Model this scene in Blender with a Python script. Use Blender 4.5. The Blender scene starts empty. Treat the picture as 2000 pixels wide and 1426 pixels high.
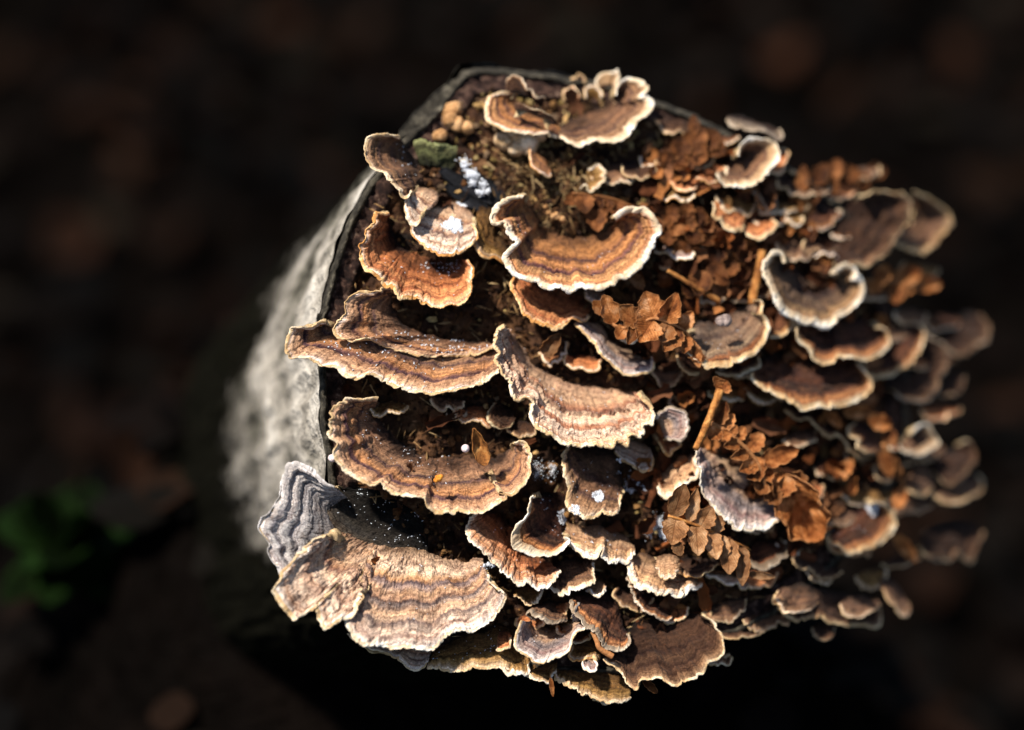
import bpy, math, random
import numpy as np
from mathutils import Vector

# ------------------------------------------------------------------ camera, sky, sun, exposure
SC = bpy.context.scene
COL = SC.collection
PITCH = math.radians(40.0)
FPX = 2000.0 / 36.0 * 85.0            # focal length in photograph pixels
S = 0.000125                          # metres per photograph pixel at the subject
D0 = 0.60
NC = np.array([0.20, 0.14, 0.96]); NC = NC / np.linalg.norm(NC)
P0 = np.array([(1230 - 1000) / FPX * D0, -(720 - 713) / FPX * D0, -D0])
CZ = 0.115 + D0 * math.sin(PITCH) - P0[1] * math.cos(PITCH)
CAM = np.array([0.0, 0.0, CZ])
RX = np.array([1.0, 0, 0]); UP = np.array([0, math.sin(PITCH), math.cos(PITCH)]); BK = np.array([0, -math.cos(PITCH), math.sin(PITCH)])
RM = np.stack([RX, UP, BK])           # rows: camera axes in the world
NW = NC @ RM                          # outward normal of the sawn face
AX = np.array([0.38, 0.19, 0.90]); AX = AX / np.linalg.norm(AX) @ RM   # the log's own axis: the cut is slightly oblique

cd = bpy.data.cameras.new('camera'); co = bpy.data.objects.new('camera', cd); COL.objects.link(co)
co.location = CAM; co.rotation_euler = (math.pi / 2 - PITCH, 0, 0)
cd.lens = 85; cd.sensor_width = 36; cd.clip_start = 0.01; cd.clip_end = 200
cd.dof.use_dof = True; cd.dof.focus_distance = 0.577; cd.dof.aperture_fstop = 3.9
SC.camera = co

SUN_CAM = np.array([-0.40, 0.64, 0.65]); SUN_W = SUN_CAM / np.linalg.norm(SUN_CAM) @ RM
W = bpy.data.worlds.new('World'); SC.world = W; W.use_nodes = True
nt = W.node_tree; bg = nt.nodes['Background']
sky = nt.nodes.new('ShaderNodeTexSky'); sky.sky_type = 'NISHITA'; sky.sun_disc = False
sky.sun_elevation = math.asin(SUN_W[2]); sky.sun_rotation = math.atan2(SUN_W[0], SUN_W[1])
nt.links.new(sky.outputs[0], bg.inputs[0]); bg.inputs[1].default_value = 0.08
sl = bpy.data.lights.new('sun', 'SUN'); so = bpy.data.objects.new('sun', sl); COL.objects.link(so)
sl.energy = 5.0; sl.angle = math.radians(3.0); sl.color = (1.0, 0.94, 0.85)
so.rotation_euler = Vector((-SUN_W[0], -SUN_W[1], -SUN_W[2])).to_track_quat('-Z', 'Y').to_euler()
SC.view_settings.view_transform = 'Standard'; SC.view_settings.look = 'None'
SC.view_settings.exposure = 0.76; SC.view_settings.gamma = 1.0
SC.render.engine = 'CYCLES'; SC.cycles.max_bounces = 5
random.seed(5)

# ------------------------------------------------------------------ maths helpers
def hsh(ix, iy, seed):
    n = (ix.astype(np.int64) * 374761393 + iy.astype(np.int64) * 668265263 + seed * 1274126177) & 0x7fffffff
    n = ((n ^ (n >> 13)) * 1274126177) & 0x7fffffff
    return ((n ^ (n >> 16)) & 0xffff) / 65535.0
def vn(x, y, seed=0):
    x = np.asarray(x, float); y = np.asarray(y, float) + x * 0
    ix = np.floor(x); iy = np.floor(y); fx = x - ix; fy = y - iy
    fx = fx * fx * (3 - 2 * fx); fy = fy * fy * (3 - 2 * fy)
    a = hsh(ix, iy, seed); b = hsh(ix + 1, iy, seed); c = hsh(ix, iy + 1, seed); d = hsh(ix + 1, iy + 1, seed)
    return (a + (b - a) * fx) * (1 - fy) + (c + (d - c) * fx) * fy - 0.5
def fbm(x, y, seed=0, o=4):
    r = 0; a = 1.0
    for k in range(o):
        r = r + a * vn(np.asarray(x) * 2 ** k, np.asarray(y) * 2 ** k, seed + k * 17); a *= 0.5
    return r
def fbm3(p, f, seed=0, o=3):
    return (fbm(p[:, 0] * f, p[:, 1] * f, seed, o) + fbm(p[:, 1] * f + 7, p[:, 2] * f, seed + 5, o) + fbm(p[:, 2] * f, p[:, 0] * f + 3, seed + 9, o)) / 1.7
def U(px, py, h=0.0):
    """picture direction (px,py) met by the plane h pixels in front of the sawn face -> world point"""
    px = np.asarray(px, float); py = np.asarray(py, float); h = np.asarray(h, float) + px * 0
    d = np.stack([(px - 1000) / FPX, -(py - 713) / FPX, -np.ones_like(px)], -1)
    # the old cut is domed: it falls away towards its right and top right side
    h = h - 0.0013 * np.clip(px - 1330, 0, 650) ** 2 - .0010 * np.clip(430 - py, 0, 320) ** 2
    t = (h * S + NC @ P0) / (d @ NC)
    return (d * t[..., None]) @ RM + CAM
def ground_at(px, py, z=0.0):
    d = np.array([(px - 1000) / FPX, -(py - 713) / FPX, -1.0]) @ RM
    return CAM + d * ((z - CAM[2]) / d[2])
def resample(pts, n):
    """Catmull-Rom through the traced points, even steps along the arc"""
    p = np.asarray(pts, float)
    q = np.vstack([2 * p[0] - p[1], p, 2 * p[-1] - p[-2]])
    out = []
    for i in range(1, len(q) - 2):
        t = np.linspace(0, 1, 14, endpoint=False)[:, None]
        a, b, c, d = q[i - 1], q[i], q[i + 1], q[i + 2]
        out.append(0.5 * (2 * b + (c - a) * t + (2 * a - 5 * b + 4 * c - d) * t ** 2 + (3 * b - a - 3 * c + d) * t ** 3))
    out = np.vstack(out + [p[-1:]])
    L = np.concatenate([[0], np.cumsum(np.linalg.norm(np.diff(out[:, :2], axis=0), axis=1))])
    s = np.linspace(0, L[-1], n)
    return np.stack([np.interp(s, L, out[:, k]) for k in range(out.shape[1])], -1), L[-1]
CR = dict(A=(600, 100), B=(900, 100), C=(1250, 180), D=(1500, 280), E=(500, 380), F=(900, 360), G=(1250, 460), H=(1500, 600),
          I=(500, 700), J=(850, 700), K=(1200, 760), L=(1500, 900), M=(500, 1000), N=(950, 1020))
def tr(crop, s):
    out = []
    for w in s.split():
        v = [float(a) for a in w.split(',')]
        if crop == 'X': x, y = v[0], v[1]
        else: x, y = CR[crop][0] + v[0] / 3.564, CR[crop][1] + v[1] / 3.564
        out.append((x, y, v[2] if len(v) > 2 else 1.0))
    return np.array(out)

# ------------------------------------------------------------------ mesh helpers
def mk(name, V, F, mat, parent=None, org=None, nrm=None, uv=None, col=None, smooth=True):
    V = np.asarray(V, float).reshape(-1, 3)
    if org is None: org = V.mean(0)
    me = bpy.data.meshes.new(name)
    F = np.asarray(F, np.int32); k = F.shape[1]
    me.vertices.add(len(V)); me.vertices.foreach_set('co', (V - org).astype(np.float32).ravel())
    me.loops.add(F.size); me.loops.foreach_set('vertex_index', F.ravel())
    me.polygons.add(len(F)); me.polygons.foreach_set('loop_start', np.arange(0, F.size, k, dtype=np.int32))
    me.polygons.foreach_set('use_smooth', np.full(len(F), smooth))
    me.update(calc_edges=True)
    if uv is not None:
        l = me.uv_layers.new(name='UVMap'); l.data.foreach_set('uv', np.asarray(uv, np.float32)[F.ravel()].ravel())
    if col is not None:
        a = me.color_attributes.new('tint', 'FLOAT_COLOR', 'POINT')
        c = np.ones((len(V), 4), np.float32); c[:, :3] = col; a.data.foreach_set('color', c.ravel())
    if nrm is not None: me.normals_split_custom_set_from_vertices(np.asarray(nrm, np.float32).reshape(-1, 3).tolist())
    if mat is not None: me.materials.append(mat)
    o = bpy.data.objects.new(name, me); COL.objects.link(o)
    if parent is None: o.location = org
    else: o.parent = parent
    return o
def empty(name, loc):
    o = bpy.data.objects.new(name, None); o.empty_display_size = 0.01; COL.objects.link(o); o.location = loc
    return o
def tag(o, label=None, cat=None, group=None, kind=None):
    if label: o['label'] = label
    if cat: o['category'] = cat
    if group: o['group'] = group
    if kind: o['kind'] = kind
    return o
def gridq(nu, nv, off=0, flip=False):
    i = np.arange(nu - 1)[:, None] * nv + np.arange(nv - 1)[None, :]
    i = i.ravel() + off
    F = np.stack([i, i + 1, i + nv + 1, i + nv], -1)
    return F[:, ::-1] if flip else F
def gnorm(P):
    du = np.gradient(P, axis=0); dv = np.gradient(P, axis=1)
    n = np.cross(dv, du); return n / (np.linalg.norm(n, axis=-1, keepdims=True) + 1e-12)
import bmesh
def ico(sub):
    b = bmesh.new(); bmesh.ops.create_icosphere(b, subdivisions=sub, radius=1)
    V = np.array([v.co[:] for v in b.verts]); F = np.array([[v.index for v in f.verts] for f in b.faces]); b.free()
    return V, F
ICO = {k: ico(k) for k in (1, 2, 3, 4)}
ICO[0] = (np.array([[1, 0, 0], [-1, 0, 0], [0, 1, 0], [0, -1, 0], [0, 0, 1], [0, 0, -1]], float),
          np.array([[0, 2, 4], [2, 1, 4], [1, 3, 4], [3, 0, 4], [2, 0, 5], [1, 2, 5], [3, 1, 5], [0, 3, 5]]))

# ------------------------------------------------------------------ materials
def lin(h):
    c = [int(h[i:i + 2], 16) / 255 for i in (0, 2, 4)]
    return tuple((x / 12.92 if x <= .04045 else ((x + .055) / 1.055) ** 2.4) for x in c) + (1,)
class NT:
    def __init__(s, name):
        s.m = bpy.data.materials.new(name); s.m.use_nodes = True; s.t = s.m.node_tree
        s.b = s.t.nodes['Principled BSDF']; s.b.inputs['Specular IOR Level'].default_value = .2
    def n(s, t, **k):
        o = s.t.nodes.new('ShaderNode' + t)
        for a, b in k.items(): setattr(o, a, b)
        return o
    def l(s, a, b): s.t.links.new(a, b)
    def math(s, op, a, b, clamp=False):
        m = s.n('Math', operation=op, use_clamp=clamp)
        for i, v in enumerate((a, b)):
            if isinstance(v, (int, float)): m.inputs[i].default_value = v
            else: s.l(v, m.inputs[i])
        return m.outputs[0]
    def noise(s, vec, scale, detail=3, rough=.55):
        k = s.n('TexNoise'); k.inputs['Scale'].default_value = scale; k.inputs['Detail'].default_value = detail; k.inputs['Roughness'].default_value = rough
        s.l(vec, k.inputs['Vector']); return k.outputs['Fac']
    def ramp(s, fac, stops):
        r = s.n('ValToRGB'); e = r.color_ramp.elements
        while len(e) < len(stops): e.new(.5)
        for q, (p, c) in zip(e, stops): q.position = p; q.color = c if not isinstance(c, str) else lin(c)
        s.l(fac, r.inputs[0]); return r.outputs[0]
    def mix(s, mode, fac, a, b):
        m = s.n('MixRGB', blend_type=mode)
        for i, v in enumerate((fac, a, b)):
            if isinstance(v, (int, float)): m.inputs[i].default_value = v
            elif isinstance(v, tuple): m.inputs[i].default_value = v
            else: s.l(v, m.inputs[i])
        return m.outputs[0]
    def bump(s, height, strength, dist):
        b = s.n('Bump'); b.inputs['Strength'].default_value = strength; b.inputs['Distance'].default_value = dist
        s.l(height, b.inputs['Height']); s.l(b.outputs[0], s.b.inputs['Normal'])
    def scalevec(s, x, y, fx, fy, z=None):
        c = s.n('CombineXYZ'); s.l(s.math('MULTIPLY', x, fx), c.inputs[0]); s.l(s.math('MULTIPLY', y, fy), c.inputs[1])
        if z is not None: s.l(z, c.inputs[2])
        return c.outputs[0]
def gray(v): return (v, v, v, 1)

PAL = {
 'ochre': '00 3a2612|10 5e3e1c|22 8a5c2a|34 a87030|40 8a5a2c|44 4a302c|48 6a4528|53 b87c3c|60 a8702f|64 704638|67 503434|71 a87840|78 c08c4c|85 b4763e|92 dcb080|100 f0dcc0',
 'orange': '00 140b06|14 2a160a|28 6a3a14|38 a4602a|48 b46c2c|54 8a4c24|60 c07a38|70 c48040|76 a05a2c|82 d08e4c|90 dca468|100 f4dcb4',
 'tan': '00 1a120c|12 3a281a|24 77573a|34 987048|40 8a6844|44 4a3636|48 7a5838|56 ae7a44|62 b47c40|67 6c4a40|70 452e36|74 a87c50|82 c09464|90 d0a878|100 f0dcc4',
 'grey': '00 3a3a3e|18 6a686a|30 96928e|36 5a585c|42 a09c98|52 b0aaa6|58 66646a|62 a29e9a|72 b8b2ac|78 7a767c|82 b4aea8|92 c8c0b8|100 ece2da',
 'front': '00 7a6040|12 c0a078|20 d8bc94|28 b88850|32 54464a|36 947e70|41 c49a68|47 c09468|50 4c4040|53 94806e|59 c8a070|65 d0ac80|69 584a48|73 a69078|79 dabe9c|84 b0927a|88 e0ccb0|94 ecdac2|100 fbf2e6',
 'cup': '00 0a0908|30 14120e|50 1e1b16|62 2c2820|74 34302a|84 5c5240|100 7a6c54',  # dark inner cap, shade of the bracket above put into its colour
 'cream': '00 7a5c3c|14 a8845a|24 c8a678|32 a87c50|37 7c5844|42 d0b086|52 dac2a0|58 a8825e|62 806454|68 d6bc98|76 dec8a8|82 b89068|88 e2ceb0|100 f6eadb',
 'pleat': '00 8c6a48|14 b8946a|30 c09a6c|40 a8744a|46 7c5038|51 d8b88c|60 e0c49c|66 b8784a|71 a06a44|76 e4cca8|84 d8b48a|90 c8925c|95 e8d4b8|100 fbf2e4',
 'dark': '00 140b06|20 2a1810|34 44271a|44 5c361e|52 301c14|58 503622|63 26160e|70 6a3e20|77 b87a3a|83 8c5a2e|88 d0a870|100 f6e6cc',
 'crescent': '00 20140e|20 38261a|32 4a362a|38 20161a|44 5a4632|54 6e563a|62 4c382a|70 86683e|78 9c7848|84 78562e|91 c4a070|100 f4e6d0',
 'shell': '00 30241e|15 4e4032|28 6a5844|36 4c3c32|45 80694c|56 6c563e|66 927a56|72 5a4634|77 8a5424|82 6a3e1e|86 30201c|90 a89478|100 f6ead8',
 'stripe': '00 6a4e34|12 a8885c|24 c4a276|30 8a6a50|36 b89468|46 8c7c70|56 7c7270|64 a08878|70 8a6a60|78 b4a090|86 c8b8a8|94 e8dcd0|100 fcf6ee',
 'brown': '00 18100a|18 3a2818|34 5c4228|44 463228|50 6e4e30|60 7a5838|66 4a3630|72 86643e|82 947048|90 b08c60|100 e4cca4',
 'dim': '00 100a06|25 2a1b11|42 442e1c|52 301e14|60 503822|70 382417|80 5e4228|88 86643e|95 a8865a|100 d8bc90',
 'alga': '00 1a1c14|30 34361e|55 4a4e2a|70 3a3c22|85 666a3c|100 8a8c58',
 'moss': '00 2a1c0a|20 4e3614|40 7a5620|56 604416|68 94702e|80 a8854a|90 ccb082|100 f2e4c8',
 'ragged': '00 5a4028|20 8a6a44|40 b08a5c|50 7a5434|60 b8905c|72 c89e68|82 e0c090|92 f4e4c8|100 fffaf2',
 'fan': '00 3e2210|20 7e481e|38 b4682c|50 b87844|60 9c6838|70 cc9c6c|80 b8824e|90 dcb890|100 fbf0e0',
}
MATS = {}
def cap_mat(pal):
    if pal in MATS: return MATS[pal]
    N = NT('cap_' + pal)
    stops = [(int(a.split()[0]) / 100, lin(a.split()[1])) for a in PAL[pal].split('|')]
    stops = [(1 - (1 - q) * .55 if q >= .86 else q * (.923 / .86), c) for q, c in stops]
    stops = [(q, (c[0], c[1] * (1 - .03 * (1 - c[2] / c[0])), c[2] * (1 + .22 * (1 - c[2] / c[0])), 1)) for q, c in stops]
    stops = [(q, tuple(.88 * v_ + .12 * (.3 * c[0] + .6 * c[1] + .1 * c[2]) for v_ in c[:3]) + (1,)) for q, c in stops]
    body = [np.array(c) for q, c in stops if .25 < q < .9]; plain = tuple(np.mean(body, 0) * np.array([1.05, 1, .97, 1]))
    uv = N.n('UVMap'); sp = N.n('SeparateXYZ'); N.l(uv.outputs[0], sp.inputs[0]); x, y = sp.outputs[0], sp.outputs[1]
    oi = N.n('ObjectInfo'); rnd = oi.outputs['Random']; z = N.math('MULTIPLY', rnd, 40)
    tc = N.n('TexCoord'); ob = tc.outputs['Object']
    wig = N.noise(N.scalevec(x, y, 1.6, .7, z), 1.0, 3)
    wig2 = N.noise(N.scalevec(x, y, 9, 3, z), 1.0, 3)
    t = N.math('ADD', y, N.math('MULTIPLY', N.math('SUBTRACT', wig, .5), .2))
    t = N.math('ADD', t, N.math('MULTIPLY', N.math('SUBTRACT', wig2, .5), .07))
    fib = N.noise(N.scalevec(x, y, 38, 2.0, z), 1.0, 5, .65)
    t = N.math('ADD', t, N.math('MULTIPLY', N.math('SUBTRACT', fib, .5), .055))
    t = N.math('ADD', t, N.math('MULTIPLY', N.math('SUBTRACT', rnd, .5), .03))
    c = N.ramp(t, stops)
    brk = N.noise(ob, 130, 4, .65); c = N.mix('MIX', N.ramp(brk, [(.44, gray(0)), (.64, gray(.55))]), c, N.mix('MIX', N.ramp(t, [(.9, gray(0)), (1, gray(1))]), plain, c))
    fb = N.noise(N.scalevec(N.math('MULTIPLY', x, 1.0), t, .8, 46, z), 1.0, 3, .7)
    c = N.mix('MULTIPLY', .85, c, N.ramp(fb, [(.36, (.42, .35, .35, 1)), (.5, gray(1)), (.64, (1.4, 1.36, 1.3, 1))]))
    fm = N.ramp(fib, [(.28, gray(.5)), (.5, gray(.98)), (.72, gray(1.35))])
    c = N.mix('MULTIPLY', .6, c, fm)
    sp1 = N.noise(ob, 2600, 4, .7)
    c = N.mix('MULTIPLY', .55, c, N.ramp(sp1, [(.3, gray(.34)), (.52, gray(1.0)), (.7, gray(1.6))]))
    sp2 = N.noise(ob, 1050, 4, .7)
    c = N.mix('MULTIPLY', .6, c, N.ramp(sp2, [(.34, (.5, .44, .4, 1)), (.5, gray(1.0)), (.66, (1.35, 1.28, 1.18, 1))]))
    pt = N.noise(ob, 190, 5, .7)
    c = N.mix('MULTIPLY', .75, c, N.ramp(pt, [(.32, (.45, .38, .34, 1)), (.5, gray(1)), (.68, (1.25, 1.18, 1.08, 1))]))
    sg = N.noise(ob, 480, 5, .75)
    c = N.mix('MIX', N.ramp(sg, [(.55, gray(0)), (.68, gray(.8))]), c, N.mix('MULTIPLY', 1.0, c, (.3, .22, .2, 1)))
    N.l(c, N.b.inputs['Base Color'])
    N.b.inputs['Roughness'].default_value = .9; N.b.inputs['Sheen Weight'].default_value = .03; N.b.inputs['Specular IOR Level'].default_value = .06
    N.bump(N.math('ADD', N.math('MULTIPLY', fib, 1.0), N.math('MULTIPLY', sp1, .9)), .75, .00035)
    MATS[pal] = N.m; return N.m
def rim_mat(kind):
    k = 'rim_' + kind
    if k in MATS: return MATS[k]
    base = {'white': ('a4825e', 'd8c2a2', 'f2e8d8'), 'cream': ('94693f', 'c8a678', 'e8d4b4'), 'tan': ('8a6440', 'c09a6a', 'e0c294'),
            'grey': ('62503e', '94806a', 'c8b69e'), 'cool': ('706a66', 'b0a8a2', 'e4dcd8'), 'ochre': ('8a5424', 'c88c4c', 'ecc690'), 'alga': ('4a4e2a', '6e7242', '9a9c68'), 'dim': ('4e4030', '8e7a5c', 'c8b490')}[kind]
    N = NT(k); uv = N.n('UVMap'); sp = N.n('SeparateXYZ'); N.l(uv.outputs[0], sp.inputs[0])
    fib = N.noise(N.scalevec(sp.outputs[0], sp.outputs[1], 28, 6), 1.0, 4, .65)
    tc = N.n('TexCoord'); big = N.noise(tc.outputs['Object'], 260, 4, .6); fine = N.noise(tc.outputs['Object'], 2800, 3, .7)
    low = N.noise(N.scalevec(sp.outputs[0], sp.outputs[1], 2.2, .5), 1.0, 3)
    f = N.math('ADD', sp.outputs[1], N.math('MULTIPLY', N.math('SUBTRACT', fib, .5), .16))
    f = N.math('ADD', f, N.math('MULTIPLY', N.math('SUBTRACT', big, .5), .18))
    f = N.math('ADD', f, N.math('MULTIPLY', N.math('SUBTRACT', low, .5), .42))
    c = N.ramp(N.math('SUBTRACT', f, .03), [(.84, lin(base[0])), (.95, lin(base[1])), (1.0, lin(base[2]))])
    c = N.mix('MULTIPLY', .6, c, N.ramp(fine, [(.3, gray(.55)), (.55, gray(1))]))
    N.l(c, N.b.inputs['Base Color']); N.b.inputs['Roughness'].default_value = .9; N.b.inputs['Sheen Weight'].default_value = .1
    N.bump(N.math('ADD', fib, fine), .7, .0003)
    MATS[k] = N.m; return N.m
def simple(name, stops, scale, detail=5, bs=.6, bd=.0006, rough=.9, sc2=None, trans=0):
    N = NT(name); tc = N.n('TexCoord'); a = N.noise(tc.outputs['Object'], scale, detail, .65)
    b = N.noise(tc.outputs['Object'], sc2 or scale * 7, 4, .7)
    c = N.ramp(a, [(p, lin(h)) for p, h in stops])
    c = N.mix('MULTIPLY', .8, c, N.ramp(b, [(.3, gray(.45)), (.52, gray(1)), (.72, gray(1.4))]))
    N.l(c, N.b.inputs['Base Color']); N.b.inputs['Roughness'].default_value = rough
    N.bump(N.math('ADD', a, b), bs, bd)
    return N
M_PORE = simple('pore_underside', [(.35, '8a6e4c'), (.55, 'c8ac80'), (.7, 'e4d0ac')], 500, sc2=5000).m
M_WOOD = simple('rotting_wood', [(.3, '160e09'), (.46, '3a2416'), (.58, '5c3e26'), (.72, '7c5c3e')], 90, bs=1, bd=.001, sc2=900).m
M_INNER = simple('inner_bark', [(.35, '140c0a'), (.5, '34221c'), (.6, '5c4438'), (.7, '9a8270')], 500, bs=1, bd=.0008, sc2=2200).m
M_EDGE = simple('bark_edge', [(.3, '1a1611'), (.5, '39342b'), (.62, '5e574a'), (.75, '8a8270')], 350, bs=1, bd=.0008, sc2=1800).m
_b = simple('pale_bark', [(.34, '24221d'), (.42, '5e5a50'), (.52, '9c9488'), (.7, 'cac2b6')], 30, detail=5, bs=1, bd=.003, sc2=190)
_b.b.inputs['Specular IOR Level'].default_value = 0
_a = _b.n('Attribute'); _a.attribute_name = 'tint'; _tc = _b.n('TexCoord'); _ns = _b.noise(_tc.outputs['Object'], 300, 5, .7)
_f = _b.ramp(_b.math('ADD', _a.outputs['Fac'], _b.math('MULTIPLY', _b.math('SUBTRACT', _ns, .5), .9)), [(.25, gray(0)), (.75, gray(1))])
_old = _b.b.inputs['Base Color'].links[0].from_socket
_b.l(_b.mix('MIX', _f, _old, _b.ramp(_ns, [(.35, lin('070706')), (.6, lin('12110c')), (.75, lin('201e16'))])), _b.b.inputs['Base Color'])   # near-black shade painted into the bark colour through the tint mask
M_BARK = _b.m
M_SNOW = simple('frost_white', [(.3, 'b8bcc4'), (.6, 'e8eaee')], 900, bs=.6, bd=.0004).m
M_STEM = simple('dry_stem', [(.35, '5a3418'), (.5, '96602e'), (.66, 'c08c50')], 300, bs=.7, bd=.0003, sc2=1500).m
def tint_mat(name, rough=.9, bsc=1500, mul=1.0):
    N = NT(name); a = N.n('Attribute'); a.attribute_name = 'tint'; tc = N.n('TexCoord')
    b = N.noise(tc.outputs['Object'], bsc, 4, .7)
    c = N.mix('MULTIPLY', .8, a.outputs['Color'], N.ramp(b, [(.3, gray(.4)), (.55, gray(1)), (.72, gray(1.4))]))
    N.l(c, N.b.inputs['Base Color']); N.b.inputs['Roughness'].default_value = rough; N.b.inputs['Specular IOR Level'].default_value = .05; N.bump(b, .7, .0004); return N.m
M_CRUMB = tint_mat('crumbs'); M_LITTER = tint_mat('leaf_litter', bsc=300)
def leaf_mat(name, stops, trans=.35, edge='c48a58'):
    N = NT(name); uv = N.n('UVMap'); sp = N.n('SeparateXYZ'); N.l(uv.outputs[0], sp.inputs[0]); x, y = sp.outputs[0], sp.outputs[1]
    tc = N.n('TexCoord'); a = N.noise(tc.outputs['Object'], 260, 4, .6)
    # pinnate veins: lines that leave the midrib at a slant
    d = N.math('ABSOLUTE', N.math('SUBTRACT', y, .5), 0)
    ph = N.math('ADD', N.math('MULTIPLY', x, 60), N.math('MULTIPLY', d, -55)); ph = N.math('ADD', ph, N.math('MULTIPLY', a, 6))
    v = N.math('SINE', ph, 0); vein = N.math('POWER', N.math('MULTIPLY', N.math('ADD', v, 1), .5), 5)
    mid = N.math('SUBTRACT', 1, N.math('MULTIPLY', d, 26), True)
    vein = N.math('MAXIMUM', N.math('MULTIPLY', vein, .7), mid)
    c = N.ramp(a, [(p, lin(h)) for p, h in stops])
    oi = N.n('ObjectInfo'); c = N.mix('MULTIPLY', 1.0, c, N.ramp(oi.outputs['Random'], [(0, (.3, .26, .24, 1)), (.5, gray(1)), (1, (1.4, 1.5, 1.6, 1))]))
    c = N.mix('MULTIPLY', N.math('MULTIPLY', vein, .55), c, (.5, .32, .2, 1))
    ed = N.math('ADD', d, N.math('MULTIPLY', N.math('SUBTRACT', a, .5), .12)); c = N.mix('MIX', N.ramp(ed, [(.40, gray(0)), (.49, gray(.7))]), c, lin(edge))
    f = N.noise(tc.outputs['Object'], 2200, 3, .7)
    c = N.mix('MULTIPLY', .6, c, N.ramp(f, [(.3, gray(.5)), (.55, gray(1)), (.7, gray(1.3))]))
    N.l(c, N.b.inputs['Base Color']); N.b.inputs['Roughness'].default_value = .6; N.b.inputs['Specular IOR Level'].default_value = .15
    N.bump(N.math('ADD', N.math('MULTIPLY', vein, -1.0), N.math('MULTIPLY', f, .8)), .7, .0003)
    tb = N.n('BsdfTranslucent'); N.l(c, tb.inputs[0]); mx = N.n('MixShader'); mx.inputs[0].default_value = trans
    N.l(N.b.outputs[0], mx.inputs[1]); N.l(tb.outputs[0], mx.inputs[2]); N.l(mx.outputs[0], N.t.nodes['Material Output'].inputs[0])
    return N.m
M_LEAF = leaf_mat('dry_fern_leaf', [(.3, '5e3218'), (.43, '98592c'), (.56, 'c48048'), (.72, 'dca878')])
M_LEAFT = leaf_mat('dry_fern_leaf_tan', [(.3, '6a4426'), (.43, '9c6c44'), (.56, 'be9064'), (.72, 'd8b48c')])
M_LEAFD = leaf_mat('fern_leaf_painted_shade', [(.3, '38200f'), (.43, '5a341b'), (.57, '824e29'), (.75, 'a87144')], edge='94623a')  # darker copy of the fern leaf, background shade put into its colour
M_GREEN = leaf_mat('green_leaf', [(.3, '0b1707'), (.5, '14240c'), (.7, '203414')], .3, '203414')
for _n in M_GREEN.node_tree.nodes:
    if _n.type == 'BSDF_PRINCIPLED': _n.inputs['Specular IOR Level'].default_value = .02

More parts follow.
